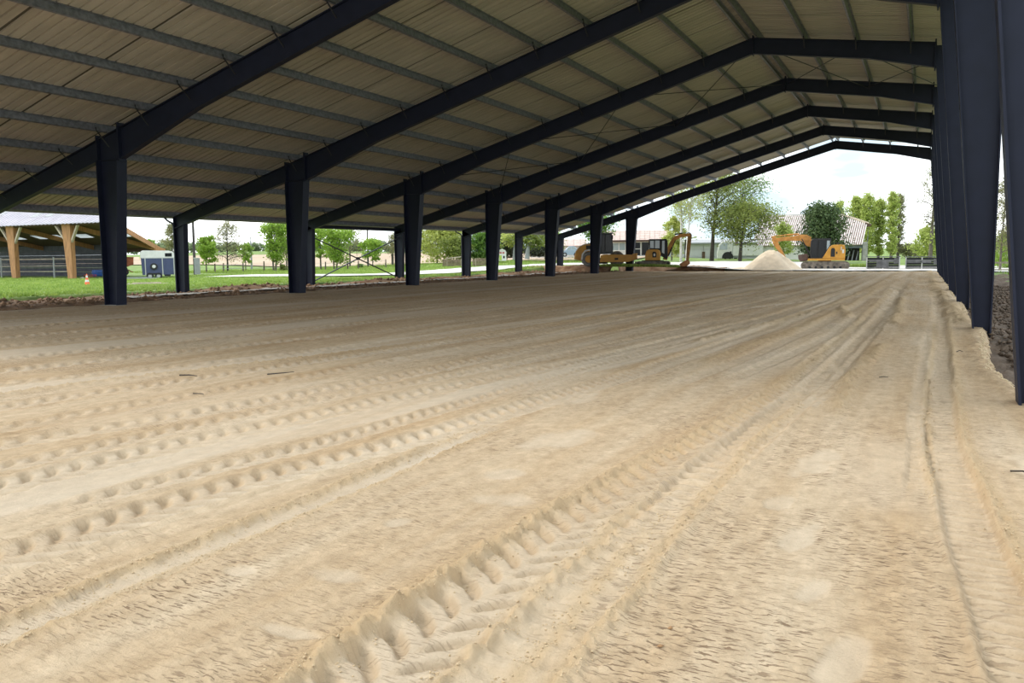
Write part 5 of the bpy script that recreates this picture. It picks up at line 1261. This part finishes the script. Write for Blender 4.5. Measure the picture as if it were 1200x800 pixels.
tree('roadside_bush', 'small round green bush on the field edge behind the cross brace', 422, 313.6, 110, 309.6, 418.6, 425.6, .05, 500, 'mid', .12, 'bush', seed=14, cat='shrub')
# garden trees
tree('willow', 'large soft yellow-green willow behind the timber packs', 512, 309, 116, 262, 488, 548, .1, 9000, 'yellow', .20, 'round', seed=15, nb=24, clump=.7)
tree('garden_shrub', 'olive green shrub in front of the yellow willow', 536, 308, 112, 279, 518, 552, .08, 4500, 'olive', .17, 'bush', seed=16, clump=.6)
tree('garden_tree', 'dense green bushy tree between the two timber packs', 565, 307, 114, 273, 550, 584, .08, 6500, 'mid', .18, 'bush', seed=17, clump=.7)
tree('garden_hedge', 'very dark evergreen thicket behind the playhouse', 594, 303, 122, 276, 578, 612, .02, 5500, 'black', .2, 'bush', seed=18, clump=.7, cat='hedge')
tree('garden_tree', 'pale-trunked garden tree with drooping yellow-green leaves near playhouse', 602.5, 304, 112, 274, 588, 622, .45, 3200, 'yellow', .16, seed=19, bark=M_GREYP, trunk_r=.22)
tree('garden_tree', 'thick pale-trunked garden tree between the far outer posts', 617.5, 302, 110, 273, 604, 646, .45, 4200, 'olive', .16, seed=20, bark=M_GREYP, trunk_r=.32)
tree('garden_tree', 'garden tree with light leaves just behind the fourth inner post', 640, 302, 116, 272, 626, 662, .42, 3200, 'spring', .16, seed=21, trunk_r=.25)
tree('garden_tree', 'dark-branched conifer with green tips behind the roller cab', 697, 301, 116, 254, 664, 730, .35, 4200, 'mid', .18, 'vase', seed=22, bark=M_BARKD, nb=22)
tree('garden_hedge', 'dark hedge behind the parked car and fence', 632, 300.6, 126, 292, 606, 660, .02, 3000, 'black', .2, 'bush', seed=23, cat='hedge')
# the group in front of the white outbuilding
tree('birch', 'slender white-trunked birch, left one behind the mini excavator boom', 798, 305, 104, 196, 772, 822, .35, 3600, 'yellow', .13, 'poplar', bark=M_BARKP, seed=24, nb=22, trunk_r=.16)
tree('birch', 'slender white-trunked birch, right one behind the mini excavator boom', 804, 305, 103, 200, 782, 836, .38, 3000, 'yellow', .13, 'poplar', bark=M_BARKP, seed=25, nb=22, lean=.5, trunk_r=.14)
tree('ivy_trunk', 'ivy-covered stump tree left of the birches', 787, 304, 106, 254, 775, 806, .1, 4500, 'yellow', .15, 'round', seed=26)
tree('big_tree', 'tall open-crowned tree with dark trunk in front of the outbuilding', 834, 304.6, 106, 203, 800, 886, .28, 8200, 'olive', .125, 'vase', seed=27, nb=34, bark=M_BARKD, trunk_r=.26, clump=.5)
tree('big_tree', 'tall sparse tree with tiny leaves reaching right towards the barn', 862, 303, 112, 205, 826, 918, .45, 5200, 'mid', .11, 'vase', seed=28, nb=34, trunk_r=.2, clump=.45)
tree('big_tree', 'low broad green tree with forked trunk right of the white truck', 867, 304.8, 103, 240, 836, 914, .28, 8800, 'olive', .15, 'round', seed=29, nb=26, bark=M_BARKD, trunk_r=.22, clump=.6)
tree('garden_shrub', 'bright yellow-green shrub above the excavator boom', 918, 300, 112, 262, 904, 929, .08, 2600, 'poplar', .17, 'bush', seed=30, clump=.6)
tree('round_evergreen', 'dense dark rounded evergreen in front of the striped roof', 962.5, 303, 100, 240.5, 938.5, 987, .06, 15000, 'dark', .17, 'bush', seed=31, nb=34, clump=.75)
# poplars
for i, (u, ul, ur, vt, D, n, lm, lb) in enumerate([
        (981, 972, 992, 232, 175, 2200, 'poplar', 'pale distant poplar, leftmost behind the barn ridge'), (1003, 992, 1012, 228, 150, 5600, 'poplar', 'tall yellow-green poplar right behind the barn verge'),
        (1015, 1004, 1025, 226, 148, 6000, 'poplar', 'tall dense yellow-green poplar in the middle of the row'), (1029, 1020, 1037, 228, 150, 5600, 'poplar', 'tall yellow-green poplar right of the row centre'),
        (1044, 1036, 1052, 222, 146, 5200, 'poplar', 'tallest yellow-green poplar near the right end of the row'), (1052, 1045, 1060, 222, 150, 1300, 'bare', 'half-bare grey poplar at the right end of the row')]):
    tree('poplar', lb, u, 304, D, vt, ul, ur, .06, int(n * 1.5), lm, .20, 'poplar', seed=40 + i, nb=30, clump=.8, bark=M_BARK)
tree('field_tree', 'sparse light tree just left of the far steel columns', 1090, 303, 110, 186, 1074, 1116, .3, 2600, 'bare', .13, 'round', seed=50, nb=28)
tree('field_bush', 'bright green bush behind the right stall pen', 1088, 303, 112, 268, 1070, 1108, .05, 5200, 'poplar', .18, 'bush', seed=51, clump=.7, cat='shrub')
tree('field_bush', 'small greyish bush far behind the pens', 1066, 302, 150, 288, 1054, 1080, .05, 1800, 'bare', .2, 'bush', seed=52, clump=.7, cat='shrub')
tree('verge_tree', 'light tree seen in the gap between the two nearest columns', 1171, 326, 75, 205, 1150, 1200, .25, 3800, 'bare', .10, 'round', seed=53, nb=34, bark=M_BARK, trunk_r=.1)
tree('verge_tree', 'green bushy tree low in the gap between the two nearest columns', 1174, 326, 82, 272, 1156, 1196, .2, 3800, 'spring', .12, 'round', seed=54, nb=20, bark=M_BARKP, trunk_r=.07, stems=2)
# hazy tree line on the horizon
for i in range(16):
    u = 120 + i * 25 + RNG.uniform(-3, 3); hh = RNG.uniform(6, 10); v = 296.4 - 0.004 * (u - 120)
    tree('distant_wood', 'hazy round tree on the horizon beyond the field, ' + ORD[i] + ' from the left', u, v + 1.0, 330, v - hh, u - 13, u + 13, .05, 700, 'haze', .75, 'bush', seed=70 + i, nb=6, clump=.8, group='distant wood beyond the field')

# ------------------------------------------------------------------ grass blades on the lawn
def grass(name, label, n, xa, xb, ya, yb, hmin, hmax, m, keep, seed, zf=None):
    rg = np.random.default_rng(seed); x = rg.uniform(xa, xb, n); y = rg.uniform(ya, yb, n)
    k = keep(x, y); x, y = x[k], y[k]; n = len(x)
    z = (zf or tz)(x, y) + (0.05 * fbm(x * .4, y * .4, 61) - 0.05 if zf is None else 0)
    a = rg.uniform(0, 6.28, n); w = rg.uniform(.03, .07, n); hh = rg.uniform(hmin, hmax, n) * (.6 + .5 * sstep(-.4, .5, fbm(x * .25, y * .25, 7)))
    lx, ly = rg.normal(0, .06, n), rg.normal(0, .06, n)
    V = np.stack([np.stack([x - w * np.cos(a), y - w * np.sin(a), z], 1), np.stack([x + w * np.cos(a), y + w * np.sin(a), z], 1), np.stack([x + lx, y + ly, z + hh], 1)], 1).reshape(-1, 3)
    o = mesh_np(name, V, np.arange(n * 3).reshape(-1, 3), m, smooth=False)
    return tag(o, label, 'grass', kind='stuff')
M_BLADE = mat('grass_blade', (.20, .31, .05), .7, col2=(.36, .46, .11), vscale=.9, trans=.35)
lane = np.array(LANE, float)
def off_lane(x, y):
    d = np.full(x.shape, 1e9)
    for (a, b), (c, e) in zip(lane[:-1], lane[1:]):
        q = np.clip(((x - a) * (c - a) + (y - b) * (e - b)) / ((c - a) ** 2 + (e - b) ** 2), 0, 1); d = np.minimum(d, np.hypot(x - a - q * (c - a), y - b - q * (e - b)))
    return d > 3.6
inb = lambda x, y: ~((x > -92.4) & (x < -62.6) & (y > 47.5) & (y < 70))
grass('lawn_grass', 'short bright green grass on the lawn left of the shed', 130000, -95, -34.6, 14, 72, .08, .19, M_BLADE, lambda x, y: (x < lawn_edge(y)) & off_lane(x, y) & inb(x, y), 1)
grass('bank_grass', 'green grass on the rise behind the gravel lane', 50000, -85, -26, 66, 118, .10, .30, M_BLADE, lambda x, y: off_lane(x, y) & (x < -21 - .9 * np.clip(y - 84, 0, 20)) & ((x < -34.8) | (y > 79)), 2)
grass('verge_grass', 'green grass tufts beyond the dirt right of the columns', 9000, 4.6, 22, 20, 80, .1, .35, M_BLADE, lambda x, y: x > 5.6 + .5 * vnoise(y, y * 0, 4), 3)
x0, y0 = at(1005, 315, 86)[:2]
grass('yard_grass', 'bright green clump of grass between excavator and pens', 2600, x0 - 1.6, x0 + 1.6, y0 - .8, y0 + .8, .25, .75, M_BLADE, lambda x, y: x > -99, 4)
x0, y0 = at(765, 312, 76.2)[:2]
grass('bank_grass', 'strip of grass on the clay bank below the mini excavator', 3600, x0 - 5, x0 + 2.5, y0 - .7, y0 + .5, .1, .3, M_BLADE, lambda x, y: x > -99, 5, lambda x, y: tz(x, y) + .05)
